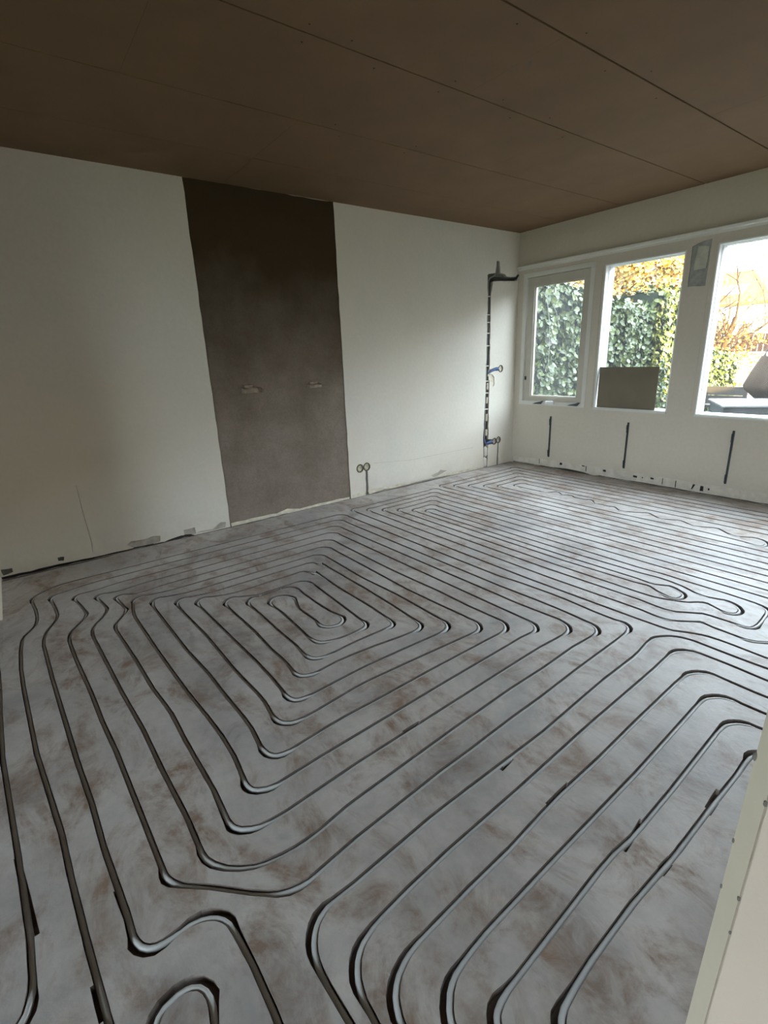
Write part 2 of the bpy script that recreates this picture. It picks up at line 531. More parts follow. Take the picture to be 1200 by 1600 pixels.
# ---------------------------------------------------------------- underfloor pipe routes, metres * 1000 on the floor
PIPE_PATHS = (
    "4493,-5150 3120,-5121 2901,-5137 2681,-5150 2501,-5157 2053,-5197 1559,-5217 1359,-5221 1169,-5216 1080,-5209 1040,-5204 1002,-5193 942,-5158 915,-5145 876,-5135 837,-5129 777,-5126 687,-5127 547,-5138 508,-5134 480,-5124 455,-5108 433,-5088 408,-5057 387,-5023 375,-4995 370,-4976 365,-4947 362,-4907 360,-4857 359,-2946 363,-2877 370,-2848 379,-2831 392,-2816 417,-2801 445,-2793 475,-2790 2145,-2769 2185,-2766 2264,-2753 2344,-2745 2514,-2734 2613,-2732 2783,-2741 2933,-2739 2953,-2741 2970,-2748 2978,-2753 2992,-2767 3004,-2794 3009,-2823 3013,-2893 3025,-3263 3038,-3513 3043,-3723 3054,-3953 3058,-4103 3081,-4462 3101,-4631 3099,-4660 3092,-4689 3079,-4716 3061,-4740 3035,-4770 2949,-4854 2894,-4912 2870,-4929 2852,-4937 2833,-4941 2243,-4961 2023,-4975 1783,-4983 1454,-5002 1294,-5008 1244,-5009 1204,-5008 1165,-5002 1136,-4995 1099,-4979 1041,-4940 1006,-4920 979,-4907 951,-4899 931,-4896 901,-4897 792,-4910 713,-4922 683,-4924 664,-4921 647,-4913 640,-4907 631,-4891 625,-4862 620,-4792 603,-4683 600,-4633 599,-3143 601,-3103 605,-3074 611,-3055 621,-3038 635,-3024 660,-3009 689,-3002 729,-2999 2309,-2970 2429,-2970 2489,-2967 2688,-2951 2718,-2953 2747,-2959 2774,-2970 2791,-2981 2804,-2995 2814,-3012 2820,-3031 2823,-3061 2817,-3230 2822,-3440 2849,-4300 2868,-4580 2867,-4630 2862,-4669 2851,-4696 2834,-4720 2818,-4732 2809,-4736 2780,-4741 2641,-4737 2351,-4744 2161,-4744 2101,-4748 1931,-4764 1642,-4774 1272,-4796 1222,-4792 1194,-4784 1176,-4776 1126,-4743 1100,-4728 1072,-4716 1044,-4707 1024,-4705 1004,-4706 865,-4721 846,-4721 830,-4715 824,-4710 822,-4702 824,-4684 851,-4620 857,-4601 859,-4582 856,-4542 842,-4473 840,-4434 839,-3363 841,-3313 848,-3274 856,-3256 867,-3241 882,-3228 900,-3219 919,-3214 938,-3211 978,-3210 1478,-3214 1568,-3213 1778,-3208 2066,-3193 2306,-3194 2476,-3185 2506,-3186 2536,-3189 2564,-3198 2580,-3209 2594,-3222 2605,-3239 2611,-3257 2614,-3287 2613,-3387 2615,-3727 2622,-4017 2623,-4197 2627,-4277 2643,-4456 2640,-4486 2634,-4504 2628,-4512 2622,-4518 2605,-4528 2577,-4534 2547,-4534 2447,-4524 2357,-4524 2187,-4532 1987,-4536 1718,-4557 1148,-4572 1118,-4572 1089,-4569 1059,-4562 1042,-4555 1030,-4541 1026,-4533 1024,-4514 1031,-4475 1056,-4378 1060,-4339 1059,-3578 1061,-3519 1064,-3499 1069,-3480 1084,-3454 1106,-3436 1124,-3428 1144,-3423 1183,-3419 1253,-3419 1613,-3427 1903,-3408 1993,-3406 2303,-3409 2333,-3411 2352,-3415 2379,-3427 2394,-3439 2405,-3455 2412,-3473 2416,-3503 2407,-3752 2403,-3942 2406,-4022 2419,-4242 2415,-4282 2410,-4300 2405,-4309 2399,-4316 2383,-4325 2354,-4331 2195,-4326 2045,-4328 1295,-4360 1256,-4357 1237,-4351 1229,-4346 1216,-4333 1212,-4325 1209,-4316 1210,-4297 1219,-4268 1244,-4203 1253,-4174 1261,-4135 1264,-4095 1265,-4025 1260,-3895 1259,-3775 1260,-3735 1263,-3706 1267,-3686 1275,-3668 1293,-3645 1318,-3630 1356,-3621 1350,-3619 1326,-3616 1651,-3616 1955,-3610 2085,-3615 2145,-3621 2173,-3629 2189,-3639 2195,-3646 2199,-3654 2202,-3673 2202,-3863 2205,-3923 2212,-4002 2211,-4052 2204,-4081 2195,-4098 2188,-4105 2181,-4111 2163,-4119 2134,-4125 2035,-4121 1825,-4126 1585,-4126 1495,-4130 1465,-4128 1437,-4119 1422,-4108 1415,-4101 1410,-4093 1405,-4074 1405,-4055 1408,-4005 1406,-3925 1409,-3896 1417,-3867 1426,-3850 1432,-3843 1448,-3832 1476,-3824 1516,-3820 1696,-3820 1766,-3817 1846,-3811 1924,-3798 1944,-3799 1963,-3804 1979,-3813 1992,-3828 2000,-3845 2002,-3864 1998,-3883 1990,-3900 1977,-3914 1960,-3924 1951,-3927 1931,-3928 1882,-3924 1762,-3930 1712,-3930 1673,-3923 1597,-3898 1568,-3896 1539,-3903 1522,-3912 1515,-3918 1502,-3934 1494,-3951 1490,-3970 1491,-3980 1497,-3997 1510,-4012 1526,-4022 1554,-4030 1594,-4030 1664,-4026 1704,-4025 2003,-4035 2043,-4031 2072,-4023 2088,-4013 2100,-3998 2111,-3970 2122,-3922 2125,-3882 2124,-3812 2122,-3782 2116,-3764 2111,-3756 2097,-3744 2088,-3740 2069,-3736 1510,-3712 1480,-3714 1460,-3717 1441,-3723 1424,-3732 1410,-3745 1399,-3762 1392,-3780 1387,-3799 1384,-3849 1386,-3999 1384,-4029 1375,-4057 1334,-4137 1324,-4165 1323,-4184 1325,-4193 1335,-4209 1350,-4221 1377,-4232 1397,-4235 1426,-4236 1496,-4235 1666,-4228 1776,-4225 1976,-4230 2116,-4223 2216,-4229 2245,-4226 2263,-4220 2271,-4214 2283,-4200 2293,-4172 2296,-4152 2295,-4133 2285,-4033 2287,-3953 2295,-3823 2313,-3674 2318,-3605 2318,-3585 2314,-3566 2305,-3548 2299,-3541 2284,-3530 2265,-3524 2216,-3516 1996,-3506 1716,-3501 1234,-3513 1256,-3520 1229,-3527 1211,-3533 1187,-3551 1176,-3566 1168,-3584 1161,-3623 1159,-3673 1160,-4233 1156,-4273 1134,-4360 1128,-4399 1131,-4418 1134,-4427 1146,-4441 1164,-4449 1183,-4454 1222,-4457 1352,-4453 1642,-4436 2002,-4433 2102,-4430 2262,-4420 2332,-4420 2421,-4429 2451,-4428 2470,-4425 2488,-4417 2496,-4411 2509,-4397 2514,-4389 2520,-4370 2524,-4331 2521,-4281 2501,-4082 2498,-4002 2506,-3782 2525,-3372 2523,-3353 2515,-3335 2510,-3327 2496,-3314 2479,-3303 2461,-3297 2431,-3292 2401,-3292 2341,-3294 2142,-3308 1912,-3318 1412,-3311 1092,-3310 1052,-3311 1032,-3314 1013,-3320 996,-3329 981,-3342 970,-3358 962,-3376 956,-3415 954,-3465 955,-4415 951,-4455 929,-4552 925,-4592 927,-4611 930,-4620 934,-4628 948,-4642 965,-4650 984,-4656 1072,-4674 1132,-4682 1192,-4685 1642,-4671 1921,-4659 2051,-4652 2281,-4635 2410,-4628 2480,-4628 2540,-4629 2680,-4643 2699,-4641 2708,-4638 2717,-4634 2731,-4621 2745,-4595 2750,-4576 2752,-4557 2742,-4387 2718,-3707 2709,-3323 2705,-3233 2711,-3154 2707,-3135 2704,-3126 2699,-3117 2686,-3103 2669,-3092 2641,-3083 2612,-3079 2582,-3077 2412,-3081 852,-3099 822,-3101 792,-3105 774,-3112 757,-3122 743,-3136 732,-3152 726,-3171 721,-3200 719,-3260 720,-4530 722,-4560 735,-4639 739,-4679 736,-4708 726,-4757 723,-4777 726,-4795 730,-4802 737,-4808 754,-4813 784,-4812 853,-4801 922,-4793 952,-4793 972,-4797 1000,-4805 1037,-4821 1063,-4836 1112,-4870 1148,-4887 1186,-4898 1236,-4904 1296,-4903 1875,-4876 2185,-4856 2435,-4850 2695,-4838 2835,-4839 2864,-4834 2891,-4822 2923,-4798 2949,-4768 2970,-4734 2980,-4706 2990,-4657 2994,-4618 2994,-4578 2990,-4528 2974,-4429 2969,-4369 2942,-3920 2927,-3580 2925,-3350 2914,-3110 2920,-2961 2918,-2941 2914,-2922 2905,-2905 2892,-2890 2876,-2879 2848,-2868 2819,-2863 2769,-2859 2649,-2856 2509,-2859 2239,-2873 609,-2890 579,-2891 550,-2896 531,-2903 515,-2913 501,-2928 488,-2954 482,-2983 479,-3033 480,-4763 483,-4813 490,-4862 515,-4969 526,-4997 535,-5014 549,-5028 557,-5034 575,-5040 604,-5043 684,-5036 794,-5030 834,-5030 864,-5033 893,-5039 931,-5051 1012,-5089 1050,-5102 1109,-5114 1189,-5119 1569,-5108 2198,-5082 2438,-5067 2638,-5062 2877,-5046 2947,-5044 2967,-5040 2985,-5033 2999,-5021 3008,-5005 3011,-4986 3009,-4946 3010,-4926 3017,-4898 3026,-4880 3038,-4865 3053,-4853 3071,-4845 3100,-4840 3190,-4833 3300,-4832 3610,-4845 4493,-4850",
    "4493,-4745 3860,-4735 3441,-4712 3341,-4716 3301,-4715 3281,-4712 3262,-4707 3244,-4699 3228,-4688 3213,-4674 3202,-4658 3191,-4630 3188,-4611 3186,-4541 3168,-4252 3166,-4162 3163,-3681 3138,-3232 3134,-2982 3129,-2922 3116,-2823 3117,-2793 3119,-2774 3124,-2754 3132,-2736 3142,-2719 3154,-2703 3168,-2689 3184,-2677 3201,-2667 3229,-2657 3248,-2652 3278,-2649 3378,-2650 3468,-2649 3548,-2645 3608,-2639 3667,-2628 3705,-2618 3731,-2604 3738,-2597 3749,-2582 3758,-2554 3760,-2524 3760,-1784 3757,-1754 3751,-1736 3741,-1720 3725,-1709 3697,-1701 3657,-1700 496,-1700 466,-1701 447,-1704 430,-1713 418,-1727 412,-1745 410,-1765 410,-2475 413,-2514 419,-2532 431,-2546 449,-2554 468,-2557 498,-2558 2378,-2558 2918,-2540 2948,-2541 3008,-2547 3038,-2547 3067,-2543 3095,-2533 3119,-2516 3180,-2465 3197,-2456 3207,-2454 3226,-2452 3376,-2458 3396,-2457 3415,-2452 3440,-2438 3482,-2396 3495,-2381 3501,-2364 3516,-2025 3515,-1985 3510,-1966 3505,-1958 3493,-1943 3476,-1933 3448,-1926 3358,-1916 3278,-1912 688,-1912 658,-1915 640,-1921 633,-1927 627,-1934 619,-1951 615,-1980 615,-2280 616,-2310 621,-2329 630,-2345 646,-2355 665,-2360 704,-2362 2285,-2362 2845,-2352 2885,-2349 2914,-2345 2943,-2337 2980,-2322 3016,-2304 3050,-2284 3066,-2272 3102,-2237 3119,-2228 3137,-2224 3157,-2225 3214,-2243 3233,-2246 3242,-2246 3259,-2239 3266,-2233 3275,-2217 3277,-2208 3277,-2188 3272,-2170 3267,-2161 3248,-2138 3232,-2127 3215,-2119 3195,-2115 3176,-2114 3156,-2117 3118,-2129 3099,-2132 3079,-2134 3059,-2132 3030,-2125 2985,-2105 2946,-2093 2887,-2083 2838,-2079 2798,-2080 2719,-2092 2689,-2094 2299,-2108 879,-2108 849,-2110 832,-2118 821,-2132 817,-2150 820,-2168 830,-2183 846,-2192 875,-2195 2285,-2195 2735,-2182 2814,-2190 2843,-2185 2897,-2160 2906,-2157 2925,-2157 2944,-2162 2971,-2174 2988,-2184 3002,-2197 3012,-2214 3015,-2233 3013,-2252 3005,-2269 2991,-2281 2982,-2284 2963,-2285 2889,-2260 2835,-2234 2816,-2232 2759,-2243 2290,-2268 769,-2267 750,-2263 734,-2254 727,-2247 719,-2230 716,-2211 714,-2191 715,-2081 719,-2052 728,-2035 734,-2029 742,-2023 760,-2017 790,-2015 2290,-2015 2650,-2019 2690,-2018 2790,-2009 2830,-2008 2950,-2012 3150,-2013 3249,-2019 3289,-2026 3326,-2041 3350,-2057 3362,-2073 3366,-2081 3373,-2110 3381,-2200 3384,-2260 3381,-2299 3374,-2317 3368,-2324 3352,-2333 3333,-2336 3284,-2336 3194,-2343 3166,-2351 3141,-2367 3072,-2424 3045,-2437 3016,-2442 2966,-2442 2896,-2436 2866,-2435 2277,-2455 596,-2455 557,-2453 538,-2447 524,-2436 515,-2419 511,-2400 510,-1880 513,-1851 521,-1833 526,-1826 534,-1820 551,-1813 581,-1810 3532,-1809 3571,-1810 3591,-1812 3610,-1818 3624,-1829 3634,-1846 3640,-1874 3640,-2465 3638,-2494 3632,-2512 3627,-2520 3613,-2531 3594,-2538 3527,-2555 3507,-2559 3368,-2553 3318,-2554 3278,-2560 3249,-2568 3222,-2580 3196,-2594 3145,-2626 3126,-2632 3097,-2637 2987,-2644 2317,-2665 377,-2665 348,-2661 331,-2653 324,-2646 319,-2639 312,-2620 310,-2581 310,-1661 312,-1641 318,-1623 330,-1608 346,-1600 365,-1596 395,-1595 3776,-1595 3806,-1596 3834,-1604 3850,-1614 3861,-1630 3867,-1648 3870,-1678 3870,-2608 3869,-2638 3861,-2666 3851,-2683 3844,-2689 3828,-2700 3800,-2709 3751,-2717 3572,-2740 3542,-2740 3452,-2735 3402,-2734 3352,-2736 3313,-2742 3285,-2751 3261,-2768 3243,-2791 3235,-2809 3230,-2829 3228,-2848 3228,-2878 3235,-2998 3248,-3508 3267,-3948 3277,-4278 3287,-4437 3296,-4527 3303,-4566 3316,-4604 3326,-4620 3339,-4635 3355,-4647 3372,-4657 3391,-4663 3410,-4667 3850,-4690 4493,-4700",
    "4493,-4655 3860,-4645 3500,-4629 3481,-4625 3463,-4617 3446,-4607 3432,-4593 3420,-4577 3408,-4550 3402,-4531 3397,-4502 3386,-4312 3381,-4142 3368,-3972 3362,-3863 3359,-3653 3347,-3353 3338,-3033 3339,-2973 3341,-2953 3345,-2934 3358,-2907 3370,-2891 3393,-2873 3411,-2866 3450,-2861 3560,-2863 3600,-2861 3639,-2853 3716,-2829 3754,-2820 3883,-2803 3922,-2794 3948,-2781 3962,-2767 3971,-2750 3978,-2721 3980,-2681 3980,-461 3979,-431 3975,-412 3967,-394 3955,-379 3939,-369 3920,-363 3890,-360 3830,-358 3580,-360 439,-360 400,-362 382,-369 367,-381 359,-398 356,-417 355,-447 355,-1327 361,-1356 371,-1371 378,-1377 396,-1385 425,-1388 3456,-1389 3496,-1387 3515,-1382 3523,-1378 3531,-1372 3542,-1357 3549,-1329 3550,-669 3549,-629 3544,-610 3540,-602 3527,-588 3519,-583 3501,-577 3461,-574 660,-575 630,-577 612,-583 605,-588 593,-603 589,-612 586,-631 585,-1091 587,-1131 593,-1149 597,-1157 611,-1169 629,-1176 659,-1178 3250,-1179 3290,-1176 3308,-1171 3316,-1166 3329,-1152 3334,-1144 3339,-1125 3341,-1075 3342,-945 3340,-875 3336,-846 3328,-829 3322,-822 3306,-811 3287,-807 3247,-804 847,-806 828,-809 813,-819 804,-835 800,-864 801,-903 806,-922 817,-935 825,-940 844,-944 1183,-945 1191,-942 1204,-931 1229,-889 1242,-874 1258,-865 1267,-863 1276,-863 1293,-870 1343,-903 1361,-909 1369,-909 1377,-906 1406,-882 1413,-879 1422,-878 1440,-882 1476,-898 1495,-900 1535,-899 1574,-901 1592,-896 1617,-883 1626,-881 1634,-882 1651,-890 1702,-937 1718,-947 1736,-948 1772,-937 1781,-935 1839,-944 1877,-938 1886,-938 1904,-944 1953,-978 1971,-985 1990,-988 2010,-986 2038,-977 2064,-962 2132,-920 2150,-912 2169,-908 2179,-908 2198,-912 2267,-952 2295,-962 2314,-964 2323,-963 2342,-957 2383,-930 2411,-921 2431,-920 2460,-925 2488,-935 2532,-958 2551,-962 2560,-962 2588,-953 2632,-930 2650,-923 2670,-918 2689,-916 2699,-917 2717,-923 2784,-967 2811,-979 2830,-984 2849,-983 2859,-981 2877,-974 2912,-955 2930,-949 2960,-947 2988,-954 3012,-971 3029,-995 3037,-1013 3041,-1032 3040,-1052 3038,-1061 3029,-1077 3022,-1083 3014,-1087 3005,-1089 2987,-1087 2928,-1074 2849,-1067 2689,-1058 2509,-1054 2459,-1055 1990,-1080 779,-1080 739,-1078 721,-1073 712,-1069 705,-1063 696,-1047 690,-1018 688,-968 688,-808 692,-738 697,-720 708,-705 715,-699 733,-693 773,-690 3334,-689 3374,-690 3403,-693 3421,-699 3429,-704 3441,-719 3447,-737 3450,-777 3450,-1217 3447,-1236 3440,-1254 3427,-1268 3410,-1276 3380,-1280 3330,-1281 550,-1280 520,-1279 501,-1275 484,-1266 473,-1252 467,-1233 465,-1214 465,-543 467,-514 472,-495 477,-487 490,-474 508,-468 548,-465 3569,-465 3599,-466 3618,-469 3635,-476 3649,-490 3656,-507 3660,-537 3660,-1407 3658,-1446 3652,-1465 3640,-1480 3633,-1485 3615,-1492 3575,-1495 324,-1495 304,-1494 285,-1490 269,-1481 262,-1474 258,-1466 252,-1448 250,-1408 250,-318 252,-298 257,-280 268,-265 284,-255 303,-251 333,-250 3984,-250 4014,-251 4034,-254 4052,-260 4060,-265 4074,-279 4083,-296 4089,-325 4090,-355 4090,-2796 4088,-2835 4080,-2864 4070,-2880 4055,-2893 4029,-2906 3980,-2916 3801,-2940 3655,-2972 3625,-2975 3555,-2977 3526,-2981 3507,-2988 3490,-2998 3477,-3012 3461,-3037 3455,-3056 3452,-3075 3451,-3115 3469,-3595 3477,-4075 3484,-4355 3488,-4405 3493,-4445 3499,-4474 3506,-4492 3516,-4509 3537,-4531 3553,-4542 3571,-4549 3590,-4553 3690,-4563 3860,-4570 4493,-4580",
    "4493,-4500 3709,-4488 3669,-4485 3639,-4480 3621,-4473 3607,-4460 3602,-4452 3596,-4434 3591,-4404 3571,-4004 3570,-3924 3576,-3844 3576,-3794 3572,-3594 3558,-3213 3561,-3163 3566,-3144 3575,-3126 3586,-3110 3601,-3097 3618,-3087 3636,-3081 3735,-3063 3894,-3041 4263,-3008 4293,-3007 4312,-3011 4328,-3020 4335,-3027 4344,-3043 4348,-3062 4349,-3092 4346,-3112 4339,-3130 4328,-3145 4320,-3151 4303,-3159 4283,-3164 4254,-3168 3944,-3190 3814,-3196 3754,-3201 3724,-3206 3705,-3211 3690,-3222 3684,-3229 3680,-3237 3675,-3256 3673,-3286 3675,-3366 3674,-3537 3676,-3797 3669,-4017 3673,-4208 3678,-4278 3686,-4337 3693,-4355 3698,-4363 3704,-4370 3721,-4379 3740,-4385 3769,-4391 3869,-4401 4493,-4410",
    "4493,-5040 3614,-5050 3242,-5046 3192,-5047 3173,-5045 3158,-5035 3148,-5020 3142,-4991 3144,-4972 3147,-4963 3158,-4947 3174,-4938 3193,-4934 3213,-4935 3252,-4943 3272,-4944 4493,-4950",
    "1100,-5893 1100,-5539 1098,-5478 1100,-5459 1105,-5440 1114,-5422 1130,-5397 1149,-5373 1170,-5352 1186,-5340 1203,-5330 1221,-5322 1241,-5316 1270,-5311 1330,-5307 1521,-5303 1692,-5303 2009,-5298 2490,-5267 2791,-5250 2891,-5250 2921,-5253 2950,-5259 2968,-5266 2984,-5278 2996,-5293 3010,-5320 3021,-5348 3031,-5387 3038,-5426 3043,-5476 3050,-5626 3050,-6493",
)



def parse(s):
    return [Vector((int(a) / 1000.0, int(b) / 1000.0)) for a, b in (w.split(",") for w in s.split())]


def refine(P):
    out = [P[0]]
    for a, b in zip(P, P[1:]):
        l = (b - a).length
        if l > 0.14:
            u = (b - a) / l
            out += [a + u * 0.03, a + u * 0.065, b - u * 0.065, b - u * 0.03]
        out.append(b)
    return out


ROUTES = [refine(parse(s)) for s in PIPE_PATHS]
ROOM_X1, ROOM_Y0, CEIL = 6.6, -9.5, 2.6
GROOVE = 0.0086
DEPTH_G = 0.0225


def side_width(P):
    """half widths left/right of a groove: wider on the outside of bends"""
    n = len(P)
    kap = [0.0] * n
    for i in range(1, n - 1):
        a, b = P[i] - P[i - 1], P[i + 1] - P[i]
        if a.length < 1e-6 or b.length < 1e-6:
            continue
        ang = math.atan2(a.x * b.y - a.y * b.x, a.dot(b))
        kap[i] = ang / (0.5 * (min(a.length, 0.08) + min(b.length, 0.08)))
    for _ in range(2):
        kap = [kap[0]] + [0.25 * kap[i - 1] + 0.5 * kap[i] + 0.25 * kap[i + 1] for i in range(1, n - 1)] + [kap[-1]]
    wl, wr = [], []
    rn = random.Random(n)
    for k in kap:
        e = 0.014 * min(1.0, max(0.0, abs(k) - 2.5) / 7.0)
        j = rn.uniform(0, 0.0008)
        wl.append(GROOVE + j + (e if k < 0 else 0))
        wr.append(GROOVE + j + (e if k > 0 else 0))
    return wl, wr


def build_floor():
    vs = [Vector(q) for q in ((0, ROOM_Y0), (ROOM_X1, ROOM_Y0), (ROOM_X1, 0), (0, 0))]
    es = [(0, 1), (1, 2), (2, 3), (3, 0)]
    quads = []

    def strip(P, wl, wr):
        n0 = len(vs)
        left, right = [], []
        for i, q in enumerate(P):
            t = P[min(i + 1, len(P) - 1)] - P[max(i - 1, 0)]
            t.normalize()
            nrm = Vector((-t.y, t.x))
            left.append(q + nrm * wl[i])
            right.append(q - nrm * wr[i])
        poly = left + right[::-1]
        vs.extend(poly)
        k = len(poly)
        es.extend((n0 + i, n0 + (i + 1) % k) for i in range(k))
        for i in range(len(P) - 1):
            quads.append([tuple(left[i]), tuple(left[i + 1]), tuple(right[i + 1]), tuple(right[i])])
    for P in ROUTES:
        wl, wr = side_width(P)
        strip(P, wl, wr)
    # short slips of the saw beside the grooves
    for (x0, y0, x1, y1, w) in SLIPS:
        P = [Vector((x0, y0)), Vector(((x0 + x1) / 2, (y0 + y1) / 2)), Vector((x1, y1))]
        strip(P, [w * 0.8, w, w], [w * 0.8, w, w])
    # ragged gap where the screed stops short of the walls
    rn = random.Random(5)
    gapA = []
    y = -5.28
    while y < -0.02:
        big = 0.030 if y < -4.6 else (0.012 + 0.012 * max(0, math.sin(y * 3.1)))
        gapA.append((big + rn.uniform(-0.004, 0.006), y))
        y += rn.uniform(0.05, 0.12)
    polyA = [(0.0005, -5.279)] + gapA + [(0.0005, -0.03)]
    gapB = []
    x = 0.03
    while x < 4.5:
        gapB.append((x, -(0.012 + 0.010 * max(0, math.sin(x * 4 + 1)) + rn.uniform(0, 0.006))))
        x += rn.uniform(0.05, 0.12)
    polyB = [(0.03, -0.0005)] + gapB + [(4.5, -0.0005)]
    gaps = [polyA, polyB]
    for poly in gaps:
        n0 = len(vs)
        vs.extend(Vector(q) for q in poly)
        es.extend((n0 + i, n0 + (i + 1) % len(poly)) for i in range(len(poly)))
    ov, oe, of, _, _, _ = delaunay_2d_cdt(vs, es, [], 0, 1e-6)
    cell = 0.1
    grid = {}
    for qi, q in enumerate(quads):
        xs = [w[0] for w in q]
        ys = [w[1] for w in q]
        # walk long quads by sampling their bounding cells (they are thin but may be slanted)
        for gx in range(int(math.floor(min(xs) / cell)), int(math.floor(max(xs) / cell)) + 1):
            for gy in range(int(math.floor(min(ys) / cell)), int(math.floor(max(ys) / cell)) + 1):
                grid.setdefault((gx, gy), []).append(qi)
    cls = []
    for f in of:
        cx = sum(ov[i][0] for i in f) / len(f)
        cy = sum(ov[i][1] for i in f) / len(f)
        c = -1
        for qi in grid.get((int(math.floor(cx / cell)), int(math.floor(cy / cell))), ()):
            if in_poly(cx, cy, quads[qi]):
                c = 0
                break
        if c < 0:
            for poly in gaps:
                if in_poly(cx, cy, poly):
                    c = 1
        cls.append(c)
    mb = emit_relief(ov, of, cls, lambda c: (0.0, DEPTH_G, 0.018)[c + 1], lambda c: (0, 1, 1)[c + 1], lambda hi, lo: 1,
                     lambda a, b, d: (a, b, -d), 0.12)
    mb.f.append(tuple(range(len(mb.v), len(mb.v) + 4)))
    mb.v += [(0, ROOM_Y0, -0.12), (0, 0, -0.12), (ROOM_X1, 0, -0.12), (ROOM_X1, ROOM_Y0, -0.12)]
    mb.mi.append(0)
    mb.sm.append(False)
    return struct(mb.build("floor", ["screed", "groove"]))


SLIPS = ((2.511, -5.269, 2.797, -5.239, 0.01),
         (3.004, -5.14, 3.092, -5.133, 0.007),
         (2.799, -5.059, 2.891, -5.05, 0.006),
         (2.851, -5.05, 2.916, -5.043, 0.006),
         (2.836, -4.089, 2.836, -4.005, 0.01),
         (3.36, -3.941, 3.357, -3.821, 0.009),
         (3.584, -3.904, 3.568, -3.77, 0.008),
         (3.669, -3.582, 3.665, -3.483, 0.009),
         (3.667, -3.878, 3.671, -3.825, 0.006),
         (3.682, -3.891, 3.681, -3.842, 0.005),
         (3.183, -3.946, 3.172, -3.878, 0.007),
         (3.682, -3.601, 3.679, -3.539, 0.005))

floor = build_floor()


# ---------------------------------------------------------------- left wall with the chimney breast, chases and spalls
def to_left(y, z, d):
    return (-d, y, z)


